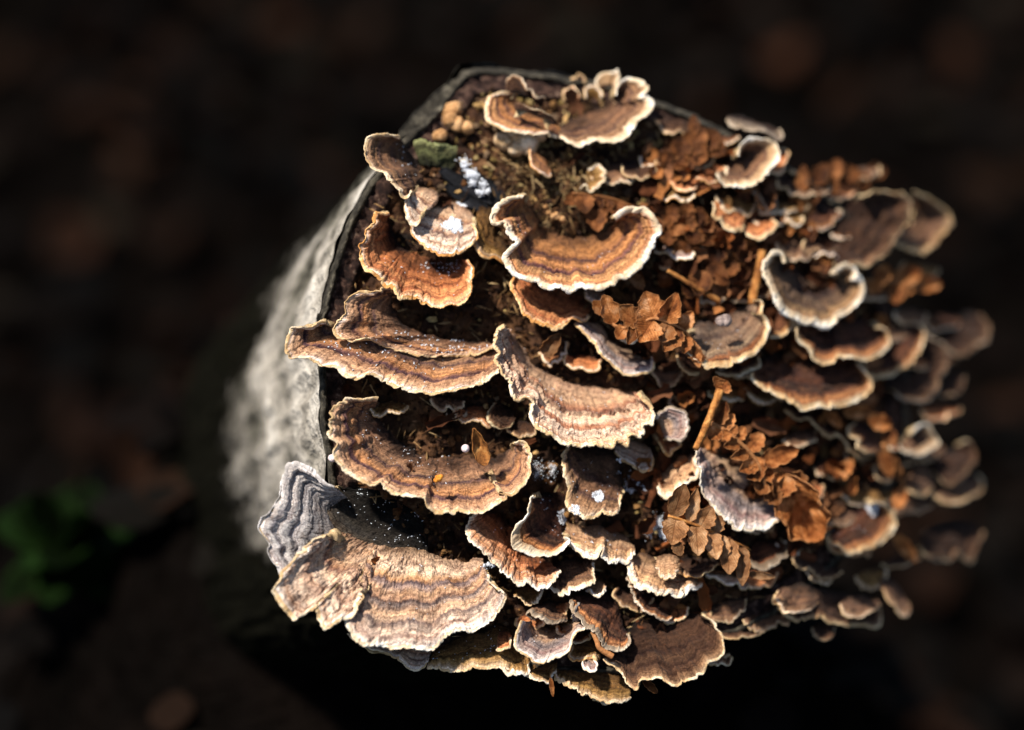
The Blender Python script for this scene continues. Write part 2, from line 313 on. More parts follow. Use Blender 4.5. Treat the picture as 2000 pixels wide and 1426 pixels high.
# ------------------------------------------------------------------ builders
GRP = 'bracket fungi crowding the sawn end of the log'
SURF = {}; CNT = [0]
def bracket(crop, outer, inner, pal, label=None, key=None, h=None, h0=0, e=.6, p=.95, zones=6, ridge=2.0, rag=1.3, wave=5, te=2.8, tb=14, lump=1,
            vm=.965, rim='cream', res=1.0, parent=None, grp=GRP, hadd=0, rib=1.0, step=0, inset=0, pleat=0):
    CNT[0] += 1; sd = CNT[0] * 31
    O0 = tr(crop, outer); I0 = tr(crop, inner)
    _, LO = resample(O0, 50); _, LI = resample(I0, 50)
    rad = np.mean(np.linalg.norm(resample(O0, 30)[0][:, :2] - resample(I0, 30)[0][:, :2], axis=1))
    if h is None: h = float(np.clip(rad * .9 + 30, 35, 150))
    h *= .88
    h += hadd
    nu = int(np.clip(LO / (1.5 * res), 40, 340)); nv = int(np.clip(rad * 1.4 / (1.5 * res), 16, 110))
    O, _ = resample(O0, nu); I, _ = resample(I0, nu)
    u = np.linspace(0, 1, nu); a = u * LO
    if res >= 1.6: rag *= 2.2; lump *= 1.5
    # ragged growing edge
    tg = np.gradient(O[:, :2], axis=0); tg /= np.linalg.norm(tg, axis=1, keepdims=True) + 1e-9
    on = O[:, :2] - I[:, :2]; on /= np.linalg.norm(on, axis=1, keepdims=True) + 1e-9
    O[:, :2] += on * (fbm(a / 30, 0, sd, 3) * 6.5 + (vn(a / 4.6, 0, sd + 3) * rag * 1.5 + vn(a / 2.2, 0, sd + 4) * rag * .7) * (.35 + 1.3 * np.clip(.5 + 1.4 * vn(a / 33, 4, sd + 24), 0, 1)))[:, None]
    if inset: I[:, :2] -= on * inset
    O[:, :2] -= on * (np.clip(vn(a / 11, 5, sd + 13) - .27, 0, 1) * 26 * min(1.0, rad / 60))[:, None]     # chips and bites in the edge
    env = e + (1 - e) * np.sin(np.pi * u) ** .7
    H = h * O[:, 2] * env + fbm(a / 55, 3, sd + 5, 2) * wave * 2
    Hi = h0 - inset * .9 + (I[:, 2] - 1) * 100
    v = np.linspace(0, 1, nv) ** .9
    A = a[:, None] * .75 + 0 * v; B = v[None, :] * rad + 0 * u[:, None]
    PX = I[:, None, :2] + (O - I)[:, None, :2] * v[None, :, None]
    HH = Hi[:, None] + (H - Hi)[:, None] * v[None, :] ** p
    HH = HH + fbm(A / 60, B / 60, sd + 6, 2) * wave * v * 1.2
    P = U(PX[..., 0], PX[..., 1], HH)
    N = gnorm(P); sg = 1.0 if np.mean(N @ (np.array([0, .6, .8]) @ RM)) > 0 else -1.0
    vv = v[None, :] + .07 * fbm(A / 70, B / 90, sd + 8, 3) + .035 * fbm(A / 14, B / 40, sd + 18, 2)
    dz = (np.abs(np.sin(np.pi * zones * vv)) ** .6 - .6) * ridge * 1.5 * (.35 + v)
    if step: dz = dz - step * (.5 - ((np.clip(vv, .22, 2) - .22) * 3.4) % 1.0)
    dz = dz + fbm(A / 5.0, B / 22, sd + 9, 3) * .85 * rib * (.2 + v) + fbm(A / 3.2, B / 3.2, sd + 10, 2) * 1.2 + fbm(A / 20, B / 16, sd + 11, 4) * 4.6 * lump + np.abs(np.sin(np.pi * zones * 2.6 * (vv + .02 * fbm(A / 40, B / 50, sd + 19, 2)))) * .9
    if pleat: dz = dz + pleat * (np.abs(np.sin(np.pi * (a[:, None] / 19 + 2.6 * vn(a / 46, 3, sd + 21)[:, None] + .8 * vn(a[:, None] / 20, np.floor(vv * 3.4), sd + 22)))) ** .7 * (1 + vn(a / 30, 7, sd + 23)[:, None]) - .5) * np.clip((v - .3) / .1, 0, 1)
    P = P + N * sg * (dz * S)[..., None]
    # rounded rim and underside
    out = P[:, -1] - P[:, -3]; out /= np.linalg.norm(out, axis=1, keepdims=True) + 1e-12
    Ne = N[:, -1] * sg; r = te * S / 2 * (1 + .5 * vn(a / 8, 9, sd + 12))[:, None]
    rows = [P[:, j] for j in range(nv)]
    for ang in (.2, .4, .6, .8, 1.0): rows.append(P[:, -1] + out * np.sin(ang * math.pi) * r + Ne * (np.cos(ang * math.pi) - 1) * r)
    nb = max(8, nv // 4); jj = np.linspace(nv - 1, 0, nb + 1).astype(int)[1:]
    for j in jj:
        th = te + (tb - te) * (1 - v[j]) ** 1.4
        rows.append(P[:, j] - N[:, j] * sg * th * S)
    G = np.stack(rows, 1); NN = gnorm(G) * sg
    arc = (a / 100)[:, None] + np.zeros((1, G.shape[1])); vy = np.concatenate([v, np.full(5, 1.0), v[jj]])[None, :] + 0 * u[:, None]
    UVs = np.stack([arc, vy], -1)
    im = int(np.searchsorted(v, vm)); ir = nv + 5
    org = U(I[:, 0].mean(), I[:, 1].mean(), float(np.mean(Hi))) if parent is None else np.array(parent['org'])
    def part(nm, j0, j1, mat, par):
        g = G[:, j0:j1]; return mk(nm, g, gridq(nu, g.shape[1], flip=sg < 0), mat, par, org, NN[:, j0:j1], UVs[:, j0:j1].reshape(-1, 2))
    if parent is None:
        root = part('bracket_fungus', 0, im + 1, cap_mat(pal), None); root['org'] = [float(q) for q in org]
        tag(root, label, 'fungus', grp)
    else: root = part('lobe', 0, im + 1, cap_mat(pal), parent)
    part('margin', im, ir, rim_mat(rim), root)
    part('pore_surface', ir - 1, G.shape[1], M_PORE, root)
    if key: SURF[key] = (P, N * sg, v)
    return root
def blob(pts, mat, name, label=None, cat=None, parent=None, org=None, sub=3, seed=1, amp=.25, f=1.4, flat=None, group=None, tint=None):
    """lumps run together into one mesh: pts = [(px,py,h,radius px[,squash])]"""
    Vs, Fs, k = [], [], 0
    for i, q in enumerate(pts):
        V, F = ICO[sub]; c = U(q[0], q[1], q[2]); r = q[3] * S
        sq = q[4] if len(q) > 4 else 1.0
        n = 1 + amp * fbm3(V + i * 3.1, f, seed + i, 4)
        W_ = V * n[:, None] * r
        W_ = W_ - np.outer(W_ @ NW, NW) * (1 - sq)
        Vs.append(W_ + c); Fs.append(F + k); k += len(V)
    o = mk(name, np.vstack(Vs), np.vstack(Fs), mat, parent, org)
    if label: tag(o, label, cat, group)
    return o
def leaf(base, tip, width, mat, parent, name='leaflet', curl=1.2, bend=.0, lobes=0, nl=26, nw=15, seed=0, roll=0.0, blunt=.55, org=None, thick=.7, twist=0., serr=.0, crump=1.0):
    """a dry blade: base/tip = (px,py,h); curl = angle across the width, bend = lift of the middle"""
    b = U(*base); t = U(*tip); L = t - b; ln = np.linalg.norm(L); x = L / ln
    view = NW * .6 + np.array([0, -.5, .6]); n = view - x * (view @ x); n /= np.linalg.norm(n)
    if roll: n = n * math.cos(roll) + np.cross(x, n) * math.sin(roll)
    yv = np.cross(n, x)
    s = np.linspace(0, 1, nl); w = np.linspace(-1, 1, nw)
    q = np.clip(s, .01, .985) ** (blunt + .25); hw = width * 1.22 * S / 2 * (1 - np.abs(2 * q - 1) ** 2.0) ** .7
    hw = hw * (1 + .09 * np.sin(s * (lobes or 3.3) * 2 * np.pi + seed))
    hw = hw * (1 + serr * vn(s * 26, seed, 7) * 2)
    cu = curl * (.5 + .8 * s) * (1 + .6 * vn(s * 3, 0, seed))
    P = np.zeros((nl, nw, 3)); N = np.zeros_like(P)
    for i in range(nl):
        k = cu[i] if abs(cu[i]) > .05 else .05
        an = w * k / 2; Y = np.sin(an) / (k / 2) * hw[i]; Z = (1 - np.cos(an)) / (k / 2) * hw[i]
        Z = Z + (abs(w) * .25 - .1) * hw[i] * .6 + bend * ln * math.sin(math.pi * s[i]) + (vn(w * 1.4 + i * .1, s[i] * 3, seed + 3) * hw[i] * .3 + vn(w * 5 + i * .3, s[i] * 8, seed + 4) * hw[i] * .08) * crump
        tw = twist * s[i]
        yy = yv * math.cos(tw) + n * math.sin(tw); zz = n * math.cos(tw) - yv * math.sin(tw)
        P[i] = b + x * ln * s[i] + Y[:, None] * yy + Z[:, None] * zz
    N = -gnorm(P); N = N * (1 if np.mean(N @ n) > 0 else -1)
    bot = P - N * thick * S
    V = np.concatenate([P.reshape(-1, 3), bot.reshape(-1, 3)]); m = nl * nw
    F = np.concatenate([gridq(nl, nw, 0, True), gridq(nl, nw, m, False)])
    edge = [i * nw for i in range(nl)] + [(nl - 1) * nw + j for j in range(1, nw)] + [i * nw + nw - 1 for i in range(nl - 2, -1, -1)] + [j for j in range(nw - 2, 0, -1)]
    E = np.array(edge); En = np.roll(E, -1)
    F = np.concatenate([F, np.stack([E, En, En + m, E + m], -1)])
    uv = np.stack(np.meshgrid(s, (w + 1) / 2, indexing='ij'), -1).reshape(-1, 2); uv = np.concatenate([uv, uv])
    return mk(name, V, F, mat, parent, org, None, uv)
def tube(pts, r0, r1, mat, name, parent=None, org=None, n=26, m=9, seed=0, bumpy=.12):
    p = np.array(pts, float); q, _ = resample(p, n); C = U(q[:, 0], q[:, 1], q[:, 2])
    T = np.gradient(C, axis=0); T /= np.linalg.norm(T, axis=1, keepdims=True)
    a = np.cross(T, NW); a /= np.linalg.norm(a, axis=1, keepdims=True); b = np.cross(T, a)
    th = np.linspace(0, 2 * np.pi, m + 1)
    R = np.linspace(r0, r1, n)[:, None] * S * (1 + bumpy * 2 * vn(np.arange(n)[:, None] * .7, th[None, :-1] * 2, seed)); R = np.concatenate([R, R[:, :1]], 1)
    G = C[:, None] + R[..., None] * (np.cos(th)[None, :, None] * a[:, None] + np.sin(th)[None, :, None] * b[:, None])
    V = np.concatenate([G[:, :-1].reshape(-1, 3), C[:1], C[-1:]])
    F = []
    for i in range(n - 1):
        for j in range(m): F.append((i * m + j, i * m + (j + 1) % m, (i + 1) * m + (j + 1) % m, (i + 1) * m + j))
    k = n * m
    for j in range(m): F.append((k, (j + 1) % m, j, k)); F.append((k + 1, (n - 1) * m + j, (n - 1) * m + (j + 1) % m, k + 1))
    F = np.array(F); F3 = []
    for f in F:
        if f[0] == f[3]: F3.append(f[:3])
        else: F3 += [f[:3], f[[0, 2, 3]]]
    return mk(name, V, np.array(F3), mat, parent, org)
def abs3(crop, s):
    """x,y,h traced points -> absolute"""
    out = []
    for w in s.split():
        v = [float(a) for a in w.split(',')]
        out.append((v[0], v[1], v[2]) if crop == 'X' else (CR[crop][0] + v[0] / 3.564, CR[crop][1] + v[1] / 3.564, v[2]))
    return out

# ------------------------------------------------------------------ ground and litter
BASEC = U(1230., 740., 0.) - AX * .15
def ground_z(x, y):
    r = np.hypot(np.asarray(x) - BASEC[0], np.asarray(y) - BASEC[1]); t = np.clip((r - .05) / .26, 0, 1)
    return -.34 * t * t * (3 - 2 * t)               # the log leans out of the top of a bank
def ground_hit(px, py):
    z = 0.0
    for _ in range(40):
        g_ = ground_at(px, py, z); z = .5 * z + .5 * float(ground_z(g_[0], g_[1]))
    return ground_at(px, py, z)
gs = 300; gx = np.linspace(-1, 1, gs); gx = np.sign(gx) * np.abs(gx) ** 3 * 30
X, Y = np.meshgrid(gx, gx + .35, indexing='ij')
Z = ground_z(X, Y) + fbm(X * 9, Y * 9, 3, 4) * .02 + fbm(X * .7, Y * .7, 8, 2) * .15 * np.clip((np.hypot(X, Y - .4) - .6), 0, 1) - .004
M_SOIL = simple('forest_soil', [(.3, '060504'), (.5, '090706'), (.65, '0e0a08'), (.8, '130d0a')], 14, bs=1, bd=.01, sc2=120)
M_SOIL.b.inputs['Specular IOR Level'].default_value = 0; M_SOIL = M_SOIL.m
g = mk('forest_floor', np.stack([X, Y, Z], -1), gridq(gs, gs, flip=True), M_SOIL); tag(g, kind='structure')
def litter(n, seed):
    rg = np.random.default_rng(seed); Vs, Fs, Cs, k = [], [], [], 0
    s = np.linspace(0, 1, 5); w = np.linspace(-1, 1, 4)
    cols = [lin(c)[:3] for c in ('1c120c', '24160d', '18120e', '2c1a10', '120e0b', '1e1912', '341e12')]
    for i in range(n):
        x, y = rg.uniform(-.75, .75), rg.uniform(-.35, 1.5)
        if np.hypot(x - BASEC[0], y - BASEC[1]) < .05: continue
        L, Wd = rg.uniform(.012, .036), rg.uniform(.005, .014); th = rg.uniform(0, 6.28); tl = rg.normal(0, .35); rl = rg.normal(0, .4)
        hw = Wd * np.sin(np.pi * np.clip(s, .03, .97)) ** .6
        lx = (s[:, None] - .5) * L + 0 * w; ly = hw[:, None] * w; lz = (w ** 2) * hw[:, None] * rg.uniform(-.5, .9) + lx * tl + ly * rl
        c, sn = math.cos(th), math.sin(th)
        P = np.stack([x + lx * c - ly * sn, y + lx * sn + ly * c, lz + rg.uniform(.004, .022) + ground_z(x, y)], -1).reshape(-1, 3)
        B = P.copy(); B[:, 2] -= .0006
        Vs += [P, B]; Fs += [gridq(5, 4, k, True), gridq(5, 4, k + 20)]; k += 40
        Cs.append(np.tile(np.array(cols[rg.integers(len(cols))]) * (.08 + .8 * rg.random() ** 4), (40, 1)))  # leaf colours scaled down at random, most of them near black
    o = mk('leaf_litter', np.vstack(Vs), np.vstack(Fs), M_LITTER, col=np.vstack(Cs))
    tag(o, 'dark carpet of fallen leaves behind and around the log', 'leaf litter', kind='stuff')
litter(4800, 4)
def green_plant(px, py, n, size, label, seed, up=.03):
    rg = random.Random(seed); g0 = ground_hit(px, py); r = empty('green_plant', g0); tag(r, label, 'plant', 'green plants on the forest floor')
    for i in range(n):
        a = rg.uniform(0, 6.28); L = size * rg.uniform(.7, 1.2); el = rg.uniform(.2, 1.2)
        nl, nw = 9, 7; s = np.linspace(0, 1, nl); w = np.linspace(-1, 1, nw); hw = L * .3 * np.sin(np.pi * np.clip(s, .03, .97) ** .7) ** .7
        d = np.array([math.cos(a) * math.cos(el), math.sin(a) * math.cos(el), math.sin(el)]); sd_ = np.array([-math.sin(a), math.cos(a), 0]); nn = np.cross(d, sd_)
        P = (s * L)[:, None, None] * d + (hw[:, None] * w)[..., None] * sd_ + (abs(w)[None, :] * hw[:, None] * .3 - (s ** 2 * L * .25)[:, None])[..., None] * -nn * np.array([1, 1, -1])
        b = np.array([0, 0, up * rg.uniform(.4, 1)])
        V = np.concatenate([P.reshape(-1, 3), P.reshape(-1, 3) - np.array([0, 0, .0005])]) + g0 + b
        uv = np.stack(np.meshgrid(s, (w + 1) / 2, indexing='ij'), -1).reshape(-1, 2)
        mk('leaf', V, np.concatenate([gridq(nl, nw, 0, True), gridq(nl, nw, nl * nw)]), M_GREEN, r, g0, None, np.concatenate([uv, uv]))
    V, F = ICO[1]; mk('stalk', V * np.array([.002, .002, up * .6]) + g0 + np.array([0, 0, up * .5]), F, M_GREEN, r, g0)

green_plant(150, 1190, 34, .026, 'low green leafy plant on the floor near the lower left corner', 2)
green_plant(600, 1290, 5, .030, 'faint green seedling in the shade under the pale lower left bracket', 4)

# ------------------------------------------------------------------ the log
RIM = '905,141 888,165 850,212 790,270 752,315 720,362 690,420 664,485 645,550 632,610 627,660 626,720 630,790 638,860 645,920 652,980 656,1040 664,1110 680,1190 720,1235 800,1265 900,1285 1020,1303 1140,1316 1270,1305 1390,1250 1500,1205 1610,1120 1700,1010 1760,890 1775,760 1760,640 1725,530 1660,430 1570,350 1470,285 1370,240 1290,205 1220,172 1100,150 1000,137 940,136 905,141'
rim, _ = resample(tr('X', RIM), 520); rim = rim[:, :2]; FC = np.array([1230., 740.])
_ra = np.arange(520.); _d = (rim - FC) / np.linalg.norm(rim - FC, axis=1, keepdims=True)
rim = rim + _d * (fbm(_ra / 19, 0, 71, 3) * 9 + vn(_ra / 2.6, 0, 73) * 4)[:, None] * np.clip(np.minimum(_ra, 519 - _ra) / 14, 0, 1)[:, None]
an = np.linspace(0, 2 * np.pi, 520)
rn = (fbm(np.cos(an) * 14, np.sin(an) * 14, 77, 4))
logo = U(FC[0], FC[1], 0); log = empty('log', logo)
tag(log, 'sawn end of a short pale barked log leaning out of the leaf litter', 'log')
rr = np.linspace(0, 1, 150) ** .8 * .925
PX = FC + (rim - FC)[:, None, :] * rr[None, :, None]
Hf = fbm(PX[..., 0] / 60, PX[..., 1] / 60, 21, 4) * 30 + fbm(PX[..., 0] / 13, PX[..., 1] / 11, 25, 4) * 14 - 12
P = U(PX[..., 0], PX[..., 1], Hf); mk('cut_face', P, gridq(520, 150), M_WOOD, log, logo)
rr = np.array([.915, .922, .93, .94, .95, .96, .97, .98, .985]); hr = np.array([-26, -4, 2, 5, 4, 6, 6, 5, 2])
PX = FC + (rim - FC)[:, None, :] * rr[None, :, None]
Hr = hr[None, :] + fbm(PX[..., 0] / 9, PX[..., 1] / 9, 31, 4) * 9
mk('inner_bark', U(PX[..., 0], PX[..., 1], Hr), gridq(520, 9), M_INNER, log, logo)
# outer bark: a lip round the face, then down the side to the ground
rr = np.array([.978, .981, .986, .992, .998, 1.003, 1.006]); hr = np.array([-12, 4, 12, 14, 10, 2, -8])
PX = FC + (rim - FC)[:, None, :] * rr[None, :, None]
Hr = hr[None, :] + (rn[:, None] * 18 + fbm(PX[..., 0] / 5, PX[..., 1] / 5, 35, 3) * 14 + np.clip(vn(np.arange(520) / 2.3, 0, 61), .12, 1)[:, None] * 26) * np.array([0, .6, 1, 1, .8, .5, .2])
lip = U(PX[..., 0], PX[..., 1], Hr); mk('bark_lip', lip, gridq(520, 7), M_EDGE, log, logo)
base = lip[:, -1]; cen = base.mean(0); dep = np.linspace(0, .19, 70); side = []; moss = []  # moss here is a mask of shade painted into the bark
for i, d in enumerate(dep):
    o_ = base - cen; R = np.linalg.norm(o_, axis=1, keepdims=True)
    k = 1 + .035 * fbm(np.cos(an) * 5 + d * 40, np.sin(an) * 5, 41, 4)[:, None] + 0.022 * fbm(an * 30, d * 60 + 0 * an, 43, 3)[:, None] * min(1, i / 4)
    side.append(cen + o_ * k * (1 - .8 * d) - AX * d); moss.append(np.clip((d - .03) / .11 + .55 * fbm(np.cos(an) * 3 + d * 9, np.sin(an) * 3, 47, 4) + np.clip((rim[:, 1] - 1000) / 120, 0, 1.5) + .7 * np.clip((430 - rim[:, 1]) / 170, 0, 1), 0, 1))  # painted shade deepens down the log, on the underside and upper left
mk('bark', np.stack(side, 1), gridq(520, 70), M_BARK, log, logo, col=np.repeat(np.stack(moss, 1).reshape(-1, 1), 3, 1))  # moss holds the mask of the shade painted into the bark
for i, (b, t, wd) in enumerate([('640,600,4', '1035,195,14', 46), ('455,930,2', '440,830,12', 22), ('500,640,4', '560,500,14', 24)]):
    cr = 'A' if i == 0 else 'E'
    leaf(abs3(cr, b)[0], abs3(cr, t)[0], wd / 3.564 * 1.6, M_EDGE, log, 'bark_sliver', curl=.6, seed=i, thick=4, org=logo, nl=14, nw=7)
# crumbs of rot, frass and old fungus clinging to the face
def crumbs(n, seed):
    rg = np.random.default_rng(seed); V, F = ICO[2]; Vs, Fs, Cs, k = [], [], [], 0
    dk = [lin(c)[:3] for c in ('22160e', '352215', '472e1a', '5c4028', '33251e', '6e5030', '1c130e')]
    lt = [lin(c)[:3] for c in ('8a7448', '6e5a34', '9a7a4e', '5c4a38', '7c6046', '4a3a2c', 'a08a5c', '3c2e24')]
    while k < n * 42:
        a = rg.integers(0, 520); r = math.sqrt(rg.uniform(0, 1)) * .93; c = FC + (rim[a] - FC) * r
        x, y = c
        top = y < 400 and x < 1330
        sz = 2 + 6 * rg.random() ** 2.2 if top else 1.6 + 5 * rg.random() ** 2
        if rg.random() < .1: sz *= 1.6
        hh = float(fbm(np.array([x / 60]), np.array([y / 60]), 21, 4)[0]) * 30 - 12 + rg.uniform(-3, 10)
        W_ = V * (1 + .75 * fbm3(V + k, 2.6, 3, 2))[:, None] * rg.uniform(.35, 1.5, 3) * sz * S + U(x, y, hh)
        Vs.append(W_); Fs.append(F + k); k += 42
        pal = lt if (top and rg.random() < .6) or rg.random() < .12 else dk
        Cs.append(np.tile(np.array(pal[rg.integers(len(pal))]) * rg.uniform(.8, 1.6), (42, 1)))
    o = mk('wood_crumbs', np.vstack(Vs), np.vstack(Fs), M_CRUMB, col=np.vstack(Cs), smooth=False)
    tag(o, 'loose brown and yellowish crumbs of rot covering the sawn face between the fungi', 'crumbs', kind='stuff')
crumbs(8200, 12)

def debris(n, seed):
    rg = np.random.default_rng(seed); Vs, Fs, Cs, k = [], [], [], 0
    s = np.linspace(0, 1, 6); w = np.linspace(-1, 1, 5); cols = [lin(c)[:3] for c in ('7a4524', '5a3420', '8e5a32', '4a2c1c', '6c4630', '84583a', '3a2216')]
    m = 0
    while m < n:
        a = rg.integers(0, 520); c = FC + (rim[a] - FC) * math.sqrt(rg.uniform(0, 1)) * .93; x, y = c
        if x < 1240 and rg.random() < .96: continue
        if y > 1050 and rg.random() < .6: continue
        m += 1
        L, Wd = rg.uniform(16, 46), rg.uniform(6, 15); th = rg.uniform(0, 6.28); cu = rg.uniform(-1.5, 2.6); tl = rg.uniform(-.5, .9); hh = rg.uniform(6, 34)
        hw = Wd * (1 - np.abs(2 * np.clip(s, .06, .94) - 1) ** rg.uniform(3, 9)) ** .7 * (1 + 1.1 * vn(s * 6, m * 3, 3)); L *= rg.uniform(.8, 1.6)
        lx = (s[:, None] - .5) * L + 0 * w; ly = hw[:, None] * w; lz = w ** 2 * hw[:, None] * cu + lx * tl + vn(s[:, None] * 4 + m, w * 3, 9) * 9 + (s[:, None] - .5) ** 2 * L * rg.uniform(-.8, 1.5)
        P = U(x + lx * math.cos(th) - ly * math.sin(th), y + lx * math.sin(th) + ly * math.cos(th), hh + lz).reshape(-1, 3)
        Vs += [P, P - NW * .0002]; Fs += [gridq(6, 5, k, True), gridq(6, 5, k + 30)]; k += 60
        Cs.append(np.tile(np.array(cols[rg.integers(len(cols))]) * rg.uniform(.6, 1.15), (60, 1)))
    o = mk('leaf_debris', np.vstack(Vs), np.vstack(Fs), M_LITTER, col=np.vstack(Cs))
    tag(o, 'shreds of rusty dead leaf caught between the brackets on the right of the log end', 'leaf debris', kind='stuff')
debris(430, 8)

def fibres(n, seed):
    rg = np.random.default_rng(seed); Vs, Fs, Cs, k = [], [], [], 0; V, F = ICO[0]
    cols = [lin(c)[:3] for c in ('6a5236', '3a2a1c', '8a6c48', '2a1c14', '5a3e28', 'a08660')]
    for i in range(n):
        a = rg.integers(0, 520); c = FC + (rim[a] - FC) * math.sqrt(rg.uniform(0, 1)) * .95; x, y = c
        if rg.random() < .45: x, y = c + (np.array([1040, 300]) - c) * rg.uniform(.5, 1)
        L, r = rg.uniform(5, 20), rg.uniform(.7, 2.2); d = rg.normal(0, 1, 3); d[2] *= .5; d /= np.linalg.norm(d)
        w = V * r + np.outer(V @ d, d) * L; hh = float(fbm(np.array([x / 60]), np.array([y / 60]), 21, 4)[0]) * 30 + rg.uniform(-6, 12)
        Vs.append(w * S @ RM + U(x, y, hh)); Fs.append(F + k); k += 6
        Cs.append(np.tile(np.array(cols[rg.integers(6)]) * rg.uniform(.6, 1.3), (6, 1)))
    o = mk('wood_fibres', np.vstack(Vs), np.vstack(Fs), M_CRUMB, col=np.vstack(Cs), smooth=False)
    tag(o, 'splintery wood fibres and needles scattered over the sawn face', 'wood fibres', kind='stuff')
fibres(2600, 15)

# ------------------------------------------------------------------ the brackets (margin traced left to right, then the line where it leaves the wood)
B = bracket
# upper left and top
B('B', '330,285 240,300 185,335 168,410 195,475 270,520 340,558 420,572 500,582 600,575 690,588', '360,300 400,350 440,385 520,420 600,455 670,500 695,540', 'ochre',
  'ochre fuzzy bracket with a rounded left lobe, topmost on the log', h=95, rim='cream', p=.8, res=1.3)
B('B', '690,590 750,630 820,650 900,620 1000,632 1080,630 1160,580 1220,490 1280,450 1325,370 1315,325 1272,318 1300,250 1270,200 1200,182 1130,210 1085,270 1078,315', '690,515 740,480 780,462 860,440 920,415 960,400 1000,375 1040,350 1060,335 1075,325', 'brown',
  'brown bracket with broad white rim and upturned notched right end, at the log top', h=100, rim='white', vm=.84, e=.85, res=1.3)
B('B', '318,260 315,225 340,190 372,172 410,190 440,235 500,275 540,310 578,325 570,385', '350,300 400,300 450,320 500,345 540,375 560,390', 'dim',
  'small grey folded flap curled above the ochre bracket at the top', h=120, h0=70, rim='grey', rag=2, res=1.3)
B('B', '360,372 420,370 480,395 560,410 620,445 665,490 660,515', '380,410 430,420 500,440 580,470 640,510', 'dim', 'thin grey rumpled flap lying along the topmost ochre bracket', h=118, h0=95, rim='dim', res=1.3)
B('B', '950,255 945,215 980,165 1040,150 1085,130 1105,165 1090,230 1060,290', '960,300 990,310 1020,310 1045,300', 'brown', 'white tipped upright petal of fungus behind the notched top bracket', h=40, rim='white', vm=.5, res=2)
B('B', '870,320 865,270 890,240 930,238 965,270 975,320', '880,345 910,350 940,350 965,345', 'moss', 'small ochre petal to the left of the white tipped upright petal', h=32, rim='tan', res=2)
B('B', '720,330 725,270 770,250 810,285 815,340', '735,360 760,365 800,360', 'orange', 'little orange knob shaped bracket at the top rim of the log', h=30, rim='tan', res=2)
B('B', '770,215 780,185 820,175 855,195 850,230', '785,240 810,245 840,240', 'brown', 'tiny pinkish brown bracket poking above the top rim', h=26, rim='tan', res=2)
B('A', '645,600 610,590 500,583 440,610 414,650 412,700 425,760 470,822 525,845 555,900 610,930 655,985 690,1005 735,970', '660,630 690,655 720,690 745,725 765,760 790,800 815,840 830,880 800,930 760,950', 'brown',
  'brown bracket with dark purple bands and cream edge jutting over the upper left rim', key='ul', h=120, rim='cream', e=.8)
B('A', '700,990 680,1050 680,1110 705,1175 735,1205 770,1180 800,1130 850,1090', '740,960 780,950 840,950 900,975 925,1010 890,1070', 'cream', 'pale tan lump tucked under the brown upper left bracket', h=105, h0=30, rim='cream', p=.6, zones=3)
B('A', '722,1190 730,1250 765,1310 850,1372 960,1412 1080,1390 1165,1330 1172,1260 1140,1210', '850,1080 900,1060 950,1050 1010,1050 1060,1060 1110,1090 1150,1130 1155,1180', 'cream', 'cream bracket carrying a white frost patch, upper left', key='snowy', h=95, rim='ochre', p=.6, zones=3)
B('A', '1180,1200 1170,1290 1190,1380 1240,1430 1310,1440 1370,1480 1410,1440', '1180,1090 1230,1060 1290,1100 1300,1190 1310,1280 1380,1350 1400,1380', 'moss', 'rough brown crust joining the frosty cream bracket to the big ochre one', h=70, rim='ochre', rag=2.5, res=1.2)
B('E', '925,128 880,122 832,132 810,210 762,260 755,330 725,360 730,440 780,520 840,570 880,620 950,660 990,722 1050,722 1130,712 1180,760 1280,795 1340,770 1400,780 1470,732 1505,670 1490,590 1500,520 1470,455', '930,150 938,200 950,250 980,310 1020,360 1070,390 1110,405 1160,425 1200,440 1260,455 1310,468 1370,470 1430,448', 'orange',
  'rusty orange bracket with a cleft in the middle, left of the frosty cream one', key='or', h=105, rim='ochre', e=.75, zones=5, ridge=2.8, rag=1.8)
# big twin brown bracket, left
r8 = B('E', '480,890 420,900 360,928 260,938 222,975 210,1050 228,1128 300,1120 370,1150 440,1190 520,1190 570,1212 640,1272 720,1280 800,1260 880,1310 1000,1340 1080,1370 1240,1382 1380,1360 1500,1332 1600,1290 1690,1200', '500,900 560,900 620,880 690,860 760,850 860,850 960,880 1100,950 1250,1010 1400,1020 1560,1020 1670,1060', 'tan',
  'large tan double bracket with a grey tab past the left edge of the log', key='tw', lump=1.4, h=108, rim='cream', e=.85, zones=4, ridge=2.5)
B('E', '930,655 870,655 780,682 700,690 640,730 612,790 640,830 560,880 530,930 545,982 620,1012 700,1005 760,995 830,1030,.8 900,1055,.66 1000,1085,.62 1150,1110,.6 1300,1122,.6 1450,1115,.6 1560,1090,.6 1660,1050,.6', '945,690 950,730 955,770 975,810 1000,860 1040,910 1100,945 1180,968 1260,990 1340,1005 1430,1015 1500,1020 1560,1022 1620,1030', 'tan',
  parent=r8, key='tw2', h=92, h0=16, rim='tan', e=.9, vm=.97, zones=4)
